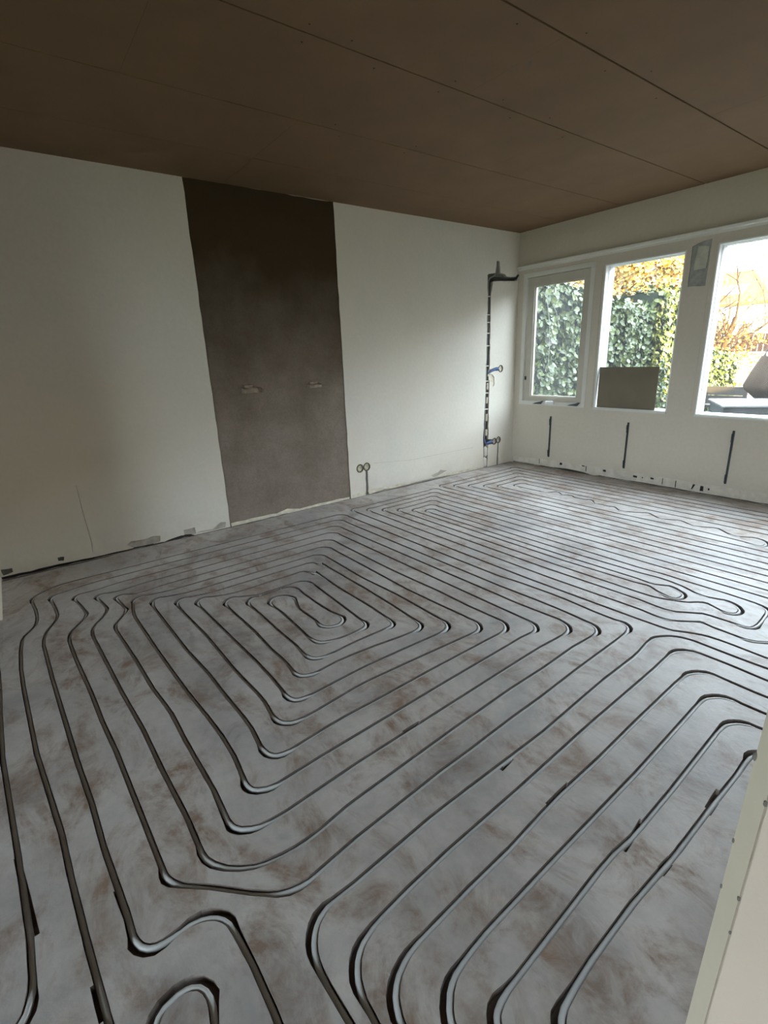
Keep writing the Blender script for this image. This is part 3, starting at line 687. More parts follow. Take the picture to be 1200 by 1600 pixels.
CHASE = [(-0.52, 0.0), (-0.455, 0.0), (-0.445, 0.30), (-0.452, 1.0), (-0.456, 1.95), (-0.43, 2.082), (-0.233, 2.095), (-0.02, 2.112),
         (-0.004, 2.15), (-0.004, 2.19), (-0.05, 2.15), (-0.201, 2.142), (-0.233, 2.166), (-0.311, 2.175), (-0.329, 2.292), (-0.376, 2.294), (-0.394, 2.17),
         (-0.50, 2.158), (-0.522, 2.145), (-0.508, 1.95), (-0.512, 1.0), (-0.535, 0.33)]
left_regions = [
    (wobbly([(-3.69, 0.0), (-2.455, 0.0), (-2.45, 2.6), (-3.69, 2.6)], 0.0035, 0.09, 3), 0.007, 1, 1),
    (wobbly([(-3.68, 0.001), (-2.47, 0.001), (-2.47, 0.02), (-2.75, 0.026), (-3.02, 0.018), (-3.15, 0.045), (-3.26, 0.024), (-3.5, 0.03), (-3.68, 0.03)], 0.005, 0.06, 7), 0.001, 3, 3),
    (wobbly([(-4.50, 0.045), (-4.469, 0.067), (-4.371, 0.06), (-4.307, 0.07), (-4.253, 0.062), (-4.262, 0.012), (-4.36, 0.004), (-4.46, 0.01)], 0.004, 0.03, 11), 0.012, 2, 3),
    (wobbly([(-4.075, 0.064), (-3.984, 0.066), (-3.981, 0.012), (-4.072, 0.014)], 0.003, 0.03, 12), 0.010, 2, 2),
    (wobbly([(-3.972, 0.016), (-3.948, 0.02), (-3.841, 0.02), (-3.77, 0.06), (-3.726, 0.05), (-3.734, 0.008), (-3.842, 0.006)], 0.003, 0.03, 13), 0.008, 2, 2),
    (wobbly([(-4.946, 0.068), (-4.906, 0.066), (-4.914, 0.038), (-4.946, 0.044)], 0.003, 0.02, 14), 0.015, 4, 4),
    (wobbly([(-5.275, 0.075), (-5.213, 0.068), (-5.214, 0.038), (-5.268, 0.03)], 0.003, 0.02, 15), 0.012, 4, 4),
    (wobbly([(-1.38, 0.052), (-1.267, 0.07), (-1.234, 0.095), (-1.134, 0.066), (-1.217, 0.045), (-1.332, 0.022)], 0.004, 0.03, 16), 0.005, 2, 2),
    (wobbly([(-2.43, 0.01), (-1.6, 0.006), (-1.1, 0.006), (-0.62, 0.006), (-0.62, 0.02), (-1.0, 0.03), (-1.5, 0.022), (-1.9, 0.04), (-2.2, 0.05), (-2.43, 0.03)], 0.005, 0.06, 17), 0.004, 3, 3),
    ([(-4.737, 0.56), (-4.735, 0.387), (-4.728, 0.24), (-4.724, 0.127), (-4.73, 0.053), (-4.727, 0.053), (-4.721, 0.127), (-4.725, 0.24), (-4.732, 0.387), (-4.734, 0.56)], 0.004, 2, 2),
    ([(-2.163, 0.3132), (-1.8833, 0.2895), (-1.6657, 0.2697), (-1.1166, 0.2739), (-0.6992, 0.275), (-0.6992, 0.2772), (-1.1166, 0.2761), (-1.6657, 0.2719), (-1.8833, 0.2917), (-2.163, 0.3154)], 0.0008, 2, 2),
    (wobbly([(-5.28, 0.001), (-4.2, 0.001), (-4.25, 0.006), (-4.6, 0.012), (-4.9, 0.018), (-5.28, 0.02)], 0.003, 0.05, 27), 0.02, 5, 5),
    (wobbly([(-4.24, 0.001), (-3.99, 0.001), (-4.02, 0.012), (-4.1, 0.022), (-4.2, 0.012)], 0.003, 0.04, 28), 0.015, 5, 5),
    (wobbly([(-2.2, 0.001), (-1.0, 0.001), (-1.1, 0.008), (-1.4, 0.016), (-1.9, 0.006), (-2.02, 0.02), (-2.12, 0.012)], 0.002, 0.06, 29), 0.012, 2, 4),
    (wobbly(CHASE, 0.004, 0.05, 21), 0.034, 4, 2),
    # branch to the switch half way up, branch to the low double box, slot down to the floor
    (wobbly([(-0.46, 1.10), (-0.36, 1.13), (-0.27, 1.13), (-0.27, 1.17), (-0.36, 1.165), (-0.46, 1.15)], 0.003, 0.04, 22), 0.030, 2, 2),
    (circle(-0.258, 1.15, 0.043), 0.04, 5, 2),
    (wobbly([(-0.455, 1.03), (-0.40, 1.0), (-0.38, 0.95), (-0.36, 0.98), (-0.365, 1.06), (-0.40, 1.09), (-0.45, 1.10)], 0.004, 0.03, 23), 0.010, 3, 3),
    (wobbly([(-0.46, 0.27), (-0.36, 0.27), (-0.36, 0.325), (-0.46, 0.34)], 0.003, 0.04, 24), 0.032, 4, 2),
    (circle(-0.335, 0.300, 0.043), 0.04, 5, 2),
    (circle(-0.262, 0.308, 0.043), 0.04, 5, 2),
    (wobbly([(-0.282, 0.0), (-0.256, 0.0), (-0.256, 0.28), (-0.276, 0.28)], 0.003, 0.05, 25), 0.030, 5, 2),
    (circle(-2.324, 0.286, 0.044), 0.04, 5, 2),
    (circle(-2.242, 0.290, 0.044), 0.04, 5, 2),
    (wobbly([(-2.275, 0.0), (-2.222, 0.0), (-2.234, 0.03), (-2.236, 0.26), (-2.262, 0.26), (-2.264, 0.03)], 0.003, 0.04, 26), 0.030, 5, 2),
]
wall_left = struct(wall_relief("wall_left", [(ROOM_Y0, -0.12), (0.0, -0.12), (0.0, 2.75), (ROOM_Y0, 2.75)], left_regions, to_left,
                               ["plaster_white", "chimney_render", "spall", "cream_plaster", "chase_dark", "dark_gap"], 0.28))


def lump(name, mat, parent, loc, size, seed, n=7, m=5):
    """an irregular block with bulging faces"""
    rn = random.Random(seed)
    mb = MB()
    vs, fs = [], []
    for j in range(m + 1):
        for i in range(n):
            a = 2 * math.pi * i / n
            z = -1 + 2 * j / m
            r = (1 - abs(z) ** 6) ** 0.5 * rn.uniform(0.86, 1.08)
            c, s = math.cos(a), math.sin(a)
            k = 1 / max(abs(c), abs(s)) ** 0.7
            vs.append((c * r * k * size[0], s * r * k * size[1], z * size[2]))
    for j in range(m):
        for i in range(n):
            fs.append((j * n + i, j * n + (i + 1) % n, (j + 1) * n + (i + 1) % n, (j + 1) * n + i))
    fs.append(tuple(reversed(range(n))))
    fs.append(tuple(range(m * n, m * n + n)))
    mb.add(vs, fs, 0, False)
    return mb.build(name, mat, parent, loc)


# two broken brick stubs that still stick out of the chimney breast
for (y, z, w, h, dd, sd) in ((-3.382, 1.118, 0.062, 0.020, 0.055, 2), (-2.772, 1.116, 0.062, 0.014, 0.045, 4)):
    mb = MB()
    rn = random.Random(sd)
    nx, nz = 7, 3
    top = []
    for k, zz in enumerate((-h, h * 0.55, h)):
        for j in range(3):
            xx = (0.0, dd * 0.75, dd)[j] - 0.012
            if zz == h and j == 2:
                xx -= 0.014
            for i in range(nx):
                yy = -w + 2 * w * i / (nx - 1)
                top.append((xx + rn.uniform(-0.003, 0.003), y + yy + rn.uniform(-0.002, 0.002), z + zz + rn.uniform(-0.003, 0.003)))

    def gid(k, j, i):
        return (k * 3 + j) * nx + i
    fs = []
    for i in range(nx - 1):
        for k in range(2):
            fs.append((gid(k, 2, i), gid(k, 2, i + 1), gid(k + 1, 2, i + 1), gid(k + 1, 2, i)))
        for j in range(2):
            fs.append((gid(2, j, i), gid(2, j + 1, i), gid(2, j + 1, i + 1), gid(2, j, i + 1)))
            fs.append((gid(0, j, i), gid(0, j, i + 1), gid(0, j + 1, i + 1), gid(0, j + 1, i)))
    for k in range(2):
        for j in range(2):
            fs.append((gid(k, j, 0), gid(k, j + 1, 0), gid(k + 1, j + 1, 0), gid(k + 1, j, 0)))
            fs.append((gid(k, j, nx - 1), gid(k + 1, j, nx - 1), gid(k + 1, j + 1, nx - 1), gid(k, j + 1, nx - 1)))
    mb.add(top, fs)
    b_ = mb.build("brick", "brick", wall_left)
    b_["label"] = "broken brick stub sticking out of the brown wall strip"
    lump("mortar_blob", "brick", wall_left, (0.004, y - 0.005, z + h + 0.012), (0.016, w * 0.6, 0.016), sd + 9)

# plaster that still bridges the lower part of the chase
for k, (y, z, sy, sz, sx) in enumerate(((-0.492, 0.06, 0.030, 0.07, 0.022), (-0.482, 0.19, 0.028, 0.07, 0.020), (-0.470, 0.42, 0.012, 0.05, 0.016), (-0.470, 0.60, 0.010, 0.06, 0.014),
                                        (-0.470, 0.80, 0.012, 0.05, 0.014), (-0.468, 0.96, 0.012, 0.05, 0.016), (-0.455, 1.085, 0.020, 0.018, 0.016))):
    lump("plaster_lump", "cream_plaster" if k > 1 else "plaster_white", wall_left, (-0.018, y, z), (sx, sy, sz), 40 + k)
for k, z in enumerate((0.70, 0.885, 1.02, 1.19, 1.41, 1.545, 1.66, 1.74, 1.93)):
    lump("plaster_dab", "plaster_white", wall_left, (-0.012, -0.485, z), (0.012, 0.034, 0.007), 60 + k)


# ---------------------------------------------------------------- window wall
def to_back(x, z, d):
    return (x, d, z)


WIN1 = (0.085, 0.960, 0.725, 2.165)
WIN2 = (1.065, 1.812, 0.728, 2.118)
WIN3 = (2.063, 4.150, 0.720, 2.130)


def rect(x0, x1, z0, z1):
    return [(x0, z0), (x1, z0), (x1, z1), (x0, z1)]


back_regions = [
    (rect(*WIN1), None, 0, 0), (rect(*WIN2), None, 0, 0), (rect(*WIN3), None, 0, 0),
    # bare strip where the skirting board has been
    (wobbly([(0.02, 0.002), (4.5, 0.002), (4.5, 0.10), (2.4, 0.098), (1.5, 0.100), (0.75, 0.098), (0.42, 0.092), (0.02, 0.07)], 0.0025, 0.08, 31), 0.004, 1, 3),
    (wobbly([(0.03, 0.003), (1.1, 0.003), (1.0, 0.016), (0.8, 0.024), (0.6, 0.012), (0.3, 0.010), (0.03, 0.012)], 0.002, 0.07, 32), 0.022, 3, 3),
    (wobbly([(1.15, 0.003), (4.4, 0.003), (4.4, 0.012), (2.3, 0.010), (1.7, 0.014), (1.5, 0.008), (1.2, 0.012)], 0.002, 0.07, 33), 0.022, 3, 3),
    (wobbly([(1.86, 1.82), (2.0, 1.812), (2.004, 1.97), (2.006, 2.107), (2.004, 2.172), (1.948, 2.168), (1.901, 2.158), (1.856, 2.14)], 0.003, 0.04, 34), 0.006, 2, 3),
    (wobbly([(1.890, 1.945), (1.986, 1.952), (1.992, 2.12), (1.90, 2.138)], 0.003, 0.04, 35), 0.002, 4, 3),
    (rect(1.042, 1.0435, 0.735, 2.12), 0.003, 3, 3),
    (rect(2.028, 2.0295, 0.735, 1.80), 0.003, 1, 1),
]
for k, (x, z, w, h) in enumerate(((0.716, 0.068, 0.016, 0.014), (1.000, 0.086, 0.018, 0.005), (1.035, 0.060, 0.004, 0.030), (1.253, 0.070, 0.017, 0.011),
                                  (1.587, 0.062, 0.020, 0.010), (1.663, 0.062, 0.006, 0.005), (1.758, 0.070, 0.017, 0.008), (1.984, 0.052, 0.004, 0.034),
                                  (2.215, 0.050, 0.014, 0.024), (2.274, 0.054, 0.006, 0.010), (0.418, 0.056, 0.003, 0.030), (1.86, 0.06, 0.003, 0.03))):
    back_regions.append((wobbly(rect(x - w, x + w, z - h, z + h), min(w, h) * 0.35, 0.03, 80 + k), 0.03, 3, 3))
back_regions.append(([(2.125, 0.028), (2.135, 0.028), (2.158, 0.078), (2.138, 0.080)], 0.03, 3, 3))
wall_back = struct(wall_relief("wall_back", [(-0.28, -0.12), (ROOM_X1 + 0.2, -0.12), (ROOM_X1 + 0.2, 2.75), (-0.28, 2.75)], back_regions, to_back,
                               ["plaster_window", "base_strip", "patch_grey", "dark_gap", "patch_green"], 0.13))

# moulding over the whole window strip
mb = MB()
prof = [(0.0, 2.205), (-0.012, 2.205), (-0.014, 2.222), (-0.030, 2.228), (-0.034, 2.246), (-0.030, 2.252), (0.0, 2.254)]
n = len(prof)
vs = [(0.005, y, z) for y, z in prof] + [(4.53, y, z) for y, z in prof]
mb.add(vs, [(i, i + 1, n + i + 1, n + i) for i in range(n - 1)] + [tuple(range(n)), tuple(reversed(range(n, 2 * n)))])
trim = struct(mb.build("trim_1", "paint"))


def frame_ring(name, mat, parent, x0, x1, z0, z1, w, y0, y1, wb=None):
    wb = w if wb is None else wb
    mb = MB()
    mb.box((x0, y0, z0), (x0 + w, y1, z1))
    mb.box((x1 - w, y0, z0), (x1, y1, z1))
    mb.box((x0 + w, y0, z1 - w), (x1 - w, y1, z1))
    mb.box((x0 + w, y0, z0), (x1 - w, y1, z0 + wb))
    return mb.build(name, mat, parent)


def pane(parent, x0, x1, z0, z1, y, mat="glass"):
    mb = MB()
    mb.add([(x0, y, z0), (x1, y, z0), (x1, y, z1), (x0, y, z1)], [(0, 1, 2, 3)])
    return mb.build("pane", mat, parent)


# window_1: opening casement
w1 = struct(empty("window_1"))
x0, x1, z0, z1 = WIN1
frame_ring("window_frame", "paint", w1, x0, x1, z0, z1, 0.045, -0.006, 0.12)
frame_ring("sash", "sash", w1, 0.140, 0.925, 0.755, 2.115, 0.085, 0.012, 0.07, 0.065)
frame_ring("glazing_bead", "sash", w1, 0.223, 0.842, 0.818, 2.032, 0.014, 0.026, 0.06)
pane(w1, 0.235, 0.830, 0.83, 2.02, 0.045, "glass_dusty")
for sx_, ex in ((0.300, 0.435), (0.760, 0.905)):  # dark solid wedges standing in for the shadows in the sill gap
    mb = MB()
    mb.add([(sx_, -0.03, 0.738), (ex - 0.03, -0.03, 0.738), (ex, -0.012, 0.772), (ex - 0.02, -0.010, 0.772), (sx_ + 0.03, -0.016, 0.752),
            (sx_, 0.0, 0.738), (ex - 0.03, 0.0, 0.738), (ex, 0.0, 0.772), (ex - 0.02, 0.0, 0.776), (sx_ + 0.03, 0.0, 0.752)],
           [(0, 1, 2, 3, 4), (9, 8, 7, 6, 5), (0, 5, 6, 1), (1, 6, 7, 2), (2, 7, 8, 3), (3, 8, 9, 4), (4, 9, 5, 0)])
    mb.build("sill_shadow_wedge", "steel", w1)
mb = MB()
mb.box((0.468, -0.024, 0.742), (0.572, 0.014, 0.776))
mb.box((0.485, -0.034, 0.750), (0.555, -0.024, 0.768))
mb.build("stay_catch", "white", w1)
mb = MB()
mb.box((0.150, -0.004, 1.01), (0.164, 0.02, 1.05))
mb.build("hinge", "steel", w1)
# window_2 and window_3: fixed panes in the posts
for nm, W in (("window_2", WIN2), ("window_3", WIN3)):
    w_ = struct(empty(nm))
    x0, x1, z0, z1 = W
    frame_ring("reveal_lining", "white", w_, x0, x1, z0, z1, 0.010, -0.002, 0.050, 0.010)
    frame_ring("glazing_bead", "white", w_, x0, x1, z0, z1, 0.014, 0.050, 0.061, 0.014)
    frame_ring("outer_frame", "white", w_, x0, x1, z0, z1, 0.014, 0.066, 0.15, 0.014)
    pane(w_, x0 + 0.012, x1 - 0.012, z0 + 0.012, z1 - 0.012, 0.063)
    mb = MB()
    mb.box((x0 - 0.003, -0.012, z0 - 0.014), (x1 + 0.003, 0.0, z0 + 0.001))
    mb.build("window_sill", "paint", w_)

# hardboard sheet standing in window_2
mb = MB()
mb.add([(1.085, 0.022, 0.729), (1.692, 0.022, 0.729), (1.684, 0.040, 1.146), (1.076, 0.040, 1.146),
        (1.085, 0.026, 0.729), (1.692, 0.026, 0.729), (1.684, 0.044, 1.146), (1.076, 0.044, 1.146)],
       [(0, 1, 2, 3), (7, 6, 5, 4), (0, 4, 5, 1), (1, 5, 6, 2), (2, 6, 7, 3), (3, 7, 4, 0)])
tag(mb.build("hardboard_sheet", "hardboard"), "brown hardboard sheet propped against the pane of the middle window", "board")

# steel radiator brackets under the windows
for k, (x, lab) in enumerate(((0.550, "dark steel radiator bracket below the casement window nearest the corner"),
                              (1.466, "dark steel radiator bracket below the window with the hardboard sheet"),
                              (2.402, "dark steel radiator bracket below the large right-hand window"))):
    t = empty("radiator_bracket", (x, 0, 0.13))
    mb = MB()
    mb.box((-0.009, -0.012, 0.0), (-0.006, 0.001, 0.475))
    mb.box((0.003, -0.012, 0.0), (0.006, 0.001, 0.475))
    mb.box((-0.006, -0.004, 0.0), (0.003, 0.001, 0.475))
    mb.build("rail", "steel", t)
    for z in (0.012, 0.375):
        mb = MB()
        mb.box((-0.011, -0.018, z), (-0.003, 0.0, z + 0.05))
        mb.box((-0.011, -0.022, z + 0.035), (-0.003, -0.017, z + 0.075))
        mb.build("hook", "steel", t)
    tag(t, lab, "bracket", "radiator brackets under the windows")


# ---------------------------------------------------------------- other walls and the ceiling
def wall_box(name, a, b, mat="plaster_white"):
    mb = MB()
    mb.box(a, b)
    return struct(mb.build(name, mat))


wall_box("wall_right", (4.53, -3.66, -0.12), (4.66, -0.0, 2.75))
wall_box("wall_hall", (4.66, -3.66, -0.12), (ROOM_X1, -3.53, 2.75))
wall_box("wall_hall_right", (ROOM_X1, ROOM_Y0, -0.12), (ROOM_X1 + 0.2, -0.0, 2.75))
wall_box("wall_return", (0.0, -5.41, 0.0), (0.70, -5.285, 2.6))
front_regions = [(rect(2.9, 6.4, 0.0, 2.3), None, 0, 0)]
wall_relief("wall_front", [(-0.28, -0.12), (ROOM_X1 + 0.2, -0.12), (ROOM_X1 + 0.2, 2.75), (-0.28, 2.75)], front_regions,
            lambda x, z, d: (x, ROOM_Y0 - d, z), ["plaster_white"], 0.13)["kind"] = "structure"
w4 = struct(empty("window_4"))
frame_ring("window_frame", "white", w4, 2.9, 6.4, 0.0, 2.3, 0.07, ROOM_Y0 - 0.1, ROOM_Y0 - 0.03)
mb = MB()
mb.box((4.42, ROOM_Y0 - 0.1, 0.07), (4.48, ROOM_Y0 - 0.03, 2.23))
mb.build("mullion", "white", w4)
pane(w4, 2.97, 4.42, 0.07, 2.23, ROOM_Y0 - 0.065)
pane(w4, 4.48, 6.33, 0.07, 2.23, ROOM_Y0 - 0.065)

mb = MB()
mb.box((-0.28, ROOM_Y0 - 0.13, 2.63), (ROOM_X1 + 0.2, 0.13, 2.76))
ceiling = struct(mb.build("ceiling", "seam"))
SEAMS = [0.0, 0.56, 1.19, 1.893, 2.462, 3.07, 3.66, 4.26, 4.86, 5.46, 6.06, 6.6]
JOINTS = [[-3.4], [-1.0, -3.4, -5.8], [-1.9, -4.3, -6.7], [-2.81, -5.2], [-1.4, -3.8, -6.2], [-2.2, -4.6, -6.9], [-1.0, -3.4, -5.8],
          [-2.0, -4.4, -6.8], [-1.2, -3.6, -6.0], [-2.4, -4.8, -6.9], [-1.4, -3.8, -6.2]]
for i in range(len(SEAMS) - 1):
    ys = [0.0] + JOINTS[i] + [ROOM_Y0]
    for j in range(len(ys) - 1):
        g = (0.0018, 0.0010, 0.0026, 0.0042, 0.0042)[min(i, 4)]
        xa, xb = SEAMS[i] + (g if i else 0.0), SEAMS[i + 1] - (0.0010, 0.0026, 0.0042, 0.0042, 0.0042)[min(i, 4)]
        ya, yb = ys[j + 1] + 0.0002, ys[j] - (0.0002 if j else 0)
        e = 0.0008
        mb = MB()
        dz = 0.0003 * ((i * 7) % 3)
        zb = 2.6 + dz
        vs = [(xa + e, ya + e, zb), (xb - e, ya + e, zb), (xb - e, yb - e, zb), (xa + e, yb - e, zb),
              (xa, ya, zb + e), (xb, ya, zb + e), (xb, yb, zb + e), (xa, yb, zb + e),
              (xa, ya, 2.63), (xb, ya, 2.63), (xb, yb, 2.63), (xa, yb, 2.63)]
        fs = [(3, 2, 1, 0)]
        for k in range(4):
            k2 = (k + 1) % 4
            fs += [(k, k2, 4 + k2, 4 + k), (4 + k, 4 + k2, 8 + k2, 8 + k)]
        mb.add(vs, fs)
        mb.build("ceiling_board", "ceiling_board", ceiling)
# screw heads and scuffs on the boards
mb = MB()
for (x, y) in ((1.95, -3.75), (1.95, -3.55), (1.83, -3.72), (1.83, -3.35), (1.95, -2.95), (1.83, -2.95), (1.95, -2.60), (2.40, -3.05), (2.52, -2.75), (2.52, -2.2), (2.40, -2.4),
               (1.25, -3.2), (1.13, -3.1), (1.25, -2.6), (1.13, -2.6), (2.40, -1.9), (1.83, -1.9), (1.83, -2.4), (1.95, -2.2)):
    mb.lathe([(0.0, 2.5992), (0.0045, 2.5992), (0.0045, 2.602)], 8, Matrix.Translation((x, y, 0)))
mb.build("screw_heads", "seam", ceiling)["kind"] = "stuff"
for k, (x, y, a, l) in enumerate(((2.17, -2.79, 0.5, 0.018), (2.245, -2.765, -0.4, 0.03))):
    mb = MB()
    rn = random.Random(k + 3)
    pts = [(l * math.cos(t) * rn.uniform(0.7, 1.1), 0.006 * math.sin(t) * rn.uniform(0.6, 1.3), 0) for t in (2 * math.pi * i / 9 for i in range(9))]
    mt = Matrix.Translation((x, y, 2.5994)) @ Matrix.Rotation(a, 4, 'Z')
    mb.add([mt @ Vector(q) for q in pts] + [mt @ Vector((q[0], q[1], 0.004)) for q in pts],
           [tuple(reversed(range(9)))] + [(i, (i + 1) % 9, 9 + (i + 1) % 9, 9 + i) for i in range(9)])
    mb.build("scuff_chip", "chip", ceiling)

# upper storey and roof slab of the house: they shade the garden
wall_box("wall_upper_storey", (-0.28, ROOM_Y0 - 0.13, 2.76), (ROOM_X1 + 0.2, 0.13, 8.2), "outer_wall")

# ---------------------------------------------------------------- heating pipes in the grooves
PIPE_LABELS = ["grey heating pipe coiled in a square spiral on the left half of the floor",
               "grey heating pipe in the long narrow spiral across the middle of the floor",
               "grey heating pipe in the long spiral nearest the window wall with a wavy inner run",
               "grey heating pipe making the right-hand outermost bends beside the cream door",
               "grey heating pipe with a short hairpin bend at the bottom edge of the picture",
               "grey heating pipe along the left edge of the picture outside the square spiral"]
for P, lab in zip(ROUTES, PIPE_LABELS):
    wl, wr = side_width(P)
    pts = []
    for i, q in enumerate(P):
        t = P[min(i + 1, len(P) - 1)] - P[max(i - 1, 0)]
        t.normalize()
        nrm = Vector((-t.y, t.x))
        ex = max(wl[i], wr[i]) - GROOVE - 0.0008
        pts.append((q.x, q.y, -DEPTH_G + 0.0084 + 0.0055 * max(0.0, min(1.0, ex / 0.01))))
    mb = MB()
    mb.tube(pts, 0.0079, 10)
    tag(mb.build("heating_pipe", "pipe"), lab, "pipe", "underfloor heating pipes")

# ---------------------------------------------------------------- electrics on the left wall
ROT_L = Matrix.Rotation(math.radians(90), 4, 'Y')      # local +z looks into the room


def socket_box(y, z, lab, rim="socket_rim", cup="socket_cream"):
    t = empty("socket_box", (0, y, z))
    mb = MB()
    mb.lathe([(0.040, -0.036), (0.040, 0.003), (0.033, 0.003), (0.033, -0.012)], 22, ROT_L)
    mb.build("rim", rim, t)
    mb = MB()
    mb.lathe([(0.0325, -0.010), (0.026, -0.006), (0.013, -0.005), (0.011, -0.008), (0.0, -0.008)], 22, ROT_L)
    mb.build("insert", cup, t)
    for a in (0.6, 0.6 + math.pi):
        mb = MB()
        mb.lathe([(0.0, 0.0), (0.003, 0.0), (0.003, -0.004)], 8, Matrix.Translation((0, 0.022 * math.cos(a), 0.022 * math.sin(a))) @ Matrix.Translation((-0.003, 0, 0)) @ ROT_L)
        mb.build("screw", "steel", t)
    return tag(t, lab, "socket box", "round flush boxes in the left wall")


socket_box(-2.324, 0.286, "round cream flush box beside the brown strip, left of its pair")
socket_box(-2.242, 0.290, "round cream flush box beside the brown strip, right of its pair")
socket_box(-0.258, 1.15, "round cream switch box half way up the wall near the window corner")
socket_box(-0.335, 0.300, "low round flush box near the window corner, beside the blue connector", cup="spall")
socket_box(-0.262, 0.308, "low round flush box near the window corner, above the dark slot", cup="spall")


def conduit(name, pts, r, mat, lab, parts=None):
    mb = MB()
    mb.tube(pts, r, 10)
    o = mb.build(name, mat)
    return tag(o, lab, "conduit", "electrical conduits")


conduit("conduit", [(-0.022, -2.249, -0.01), (-0.018, -2.249, 0.05), (-0.016, -2.249, 0.15), (-0.018, -2.249, 0.25)], 0.009, "conduit",
        "grey conduit rising from the floor to the pair of cream flush boxes")
conduit("conduit", [(-0.020, -0.269, -0.01), (-0.018, -0.267, 0.08), (-0.018, -0.264, 0.18), (-0.020, -0.262, 0.27)], 0.008, "conduit_black",
        "black conduit dropping from the low flush box to the floor")


def arc(c, r, a0, a1, n=6):
    return [(c[0], c[1] + r * math.cos(math.radians(a0 + (a1 - a0) * k / n)), c[2] + r * math.sin(math.radians(a0 + (a1 - a0) * k / n))) for k in range(n + 1)]


conduit("conduit", [(-0.020, -0.498, 0.32), (-0.018, -0.494, 0.7), (-0.018, -0.490, 1.3), (-0.016, -0.488, 1.85)] + arc((-0.018, -0.43, 2.07), 0.058, 180, 95) + [(-0.018, -0.39, 2.15), (-0.018, -0.362, 2.2), (-0.018, -0.356, 2.27)],
        0.0095, "conduit", "long grey conduit in the tall wall slot that turns up towards the ceiling")
conduit("conduit", [(-0.020, -0.468, 0.34), (-0.018, -0.470, 0.8), (-0.018, -0.471, 1.4), (-0.016, -0.470, 1.9)] + arc((-0.016, -0.41, 2.06), 0.058, 180, 90) + [(-0.016, -0.25, 2.118), (-0.014, -0.06, 2.124), (-0.004, -0.03, 2.135), (0.012, -0.012, 2.17)],
        0.0095, "conduit_black", "black conduit in the tall wall slot that bends towards the window head")
mb = MB()
mb.tube([(-0.016, -0.465, 1.10), (-0.014, -0.42, 1.125), (-0.014, -0.36, 1.145), (-0.014, -0.315, 1.15)], [0.008, 0.009, 0.012, 0.020], 12)
mb.tube([(-0.014, -0.320, 1.15), (-0.014, -0.295, 1.15)], 0.022, 12)
tag(mb.build("conduit_connector", "blue"), "blue plastic connector leading to the switch box half way up", "connector", "blue conduit connectors")
mb = MB()
mb.tube([(-0.016, -0.497, 0.36), (-0.014, -0.494, 0.31), (-0.013, -0.47, 0.290), (-0.013, -0.43, 0.292), (-0.013, -0.40, 0.298), (-0.013, -0.372, 0.300)], [0.008, 0.010, 0.012, 0.015, 0.021, 0.021], 12)
tag(mb.build("conduit_connector", "blue"), "blue plastic connector leading to the low pair of boxes by the corner", "connector", "blue conduit connectors")

# ---------------------------------------------------------------- cream door leaf at the right
E0 = Vector((3.914, -4.284, 0.0))
ang = math.atan2(0.719, 0.694)
door = empty("door_leaf", (E0.x - 0.012, E0.y - 0.002, 0.0), ang)
door.rotation_euler = (0.012, 0.016, ang)          # hangs a touch out of plumb
mb = MB()
mb.add([(0, 0, 0.012), (0.83, 0, 0.012), (0.83, 0.04, 0.012), (0.0, 0.04, 0.012), (0, 0, 2.04), (0.83, 0, 2.04), (0.83, 0.04, 2.04), (0, 0.04, 2.04)],
       [(3, 2, 1, 0), (4, 5, 6, 7), (0, 1, 5, 4), (1, 2, 6, 5), (2, 3, 7, 6)])
mb.build("panel", "door_face", door)
mb = MB()
mb.add([(0, 0, 0.012), (0, 0.04, 0.012), (0, 0.04, 2.04), (0, 0, 2.04), (0.004, 0, 0.012), (0.004, 0.04, 0.012), (0.004, 0.04, 2.04), (0.004, 0, 2.04)],
       [(0, 3, 2, 1), (0, 4, 7, 3), (1, 2, 6, 5)])
mb.build("door_edge", "door_edge", door)
for k, (u, v, z, s) in enumerate(((0.0, 0.040, 0.765, 0.006), (0.0, 0.0395, 0.60, 0.0035), (0.0, 0.0, 0.72, 0.004), (0.0, 0.0, 0.53, 0.0035), (0.001, 0.0, 0.455, 0.003), (0.0, 0.04, 0.50, 0.0035))):
    lump("paint_chip", "chip", door, (u, v, z), (s * 0.6, s * 0.6, s * 1.5), 90 + k, 6, 4)
for z in (0.25, 1.0, 1.8):
    mb = MB()
    mb.tube([(0.835, 0.0, z), (0.835, 0.0, z + 0.09)], 0.007, 10)
    mb.build("hinge", "steel", door)
tag(door, "cream painted door leaf standing open at the right edge", "door")

# ---------------------------------------------------------------- outdoors
GZ = -0.15
mb = MB()
mb.add([(-40, 0.13, GZ), (40, 0.13, GZ), (40, 70, GZ), (-40, 70, GZ)], [(0, 1, 2, 3)])
mb.add([(-40, -60, GZ), (40, -60, GZ), (40, ROOM_Y0 - 0.13, GZ), (-40, ROOM_Y0 - 0.13, GZ)], [(0, 1, 2, 3)], 1)
ground = struct(mb.build("ground", ["paving", "lawn"]))

LEAF = [(0, 0, 0), (-0.36, 0.25, 0.05), (-0.5, 0.6, 0.0), (0, 1.0, -0.05), (0.5, 0.6, 0.0), (0.36, 0.25, 0.05), (0, 0.5, -0.08)]
LEAF_F = [(0, 6, 1), (1, 6, 2), (2, 6, 3), (3, 6, 4), (4, 6, 5), (5, 6, 0)]


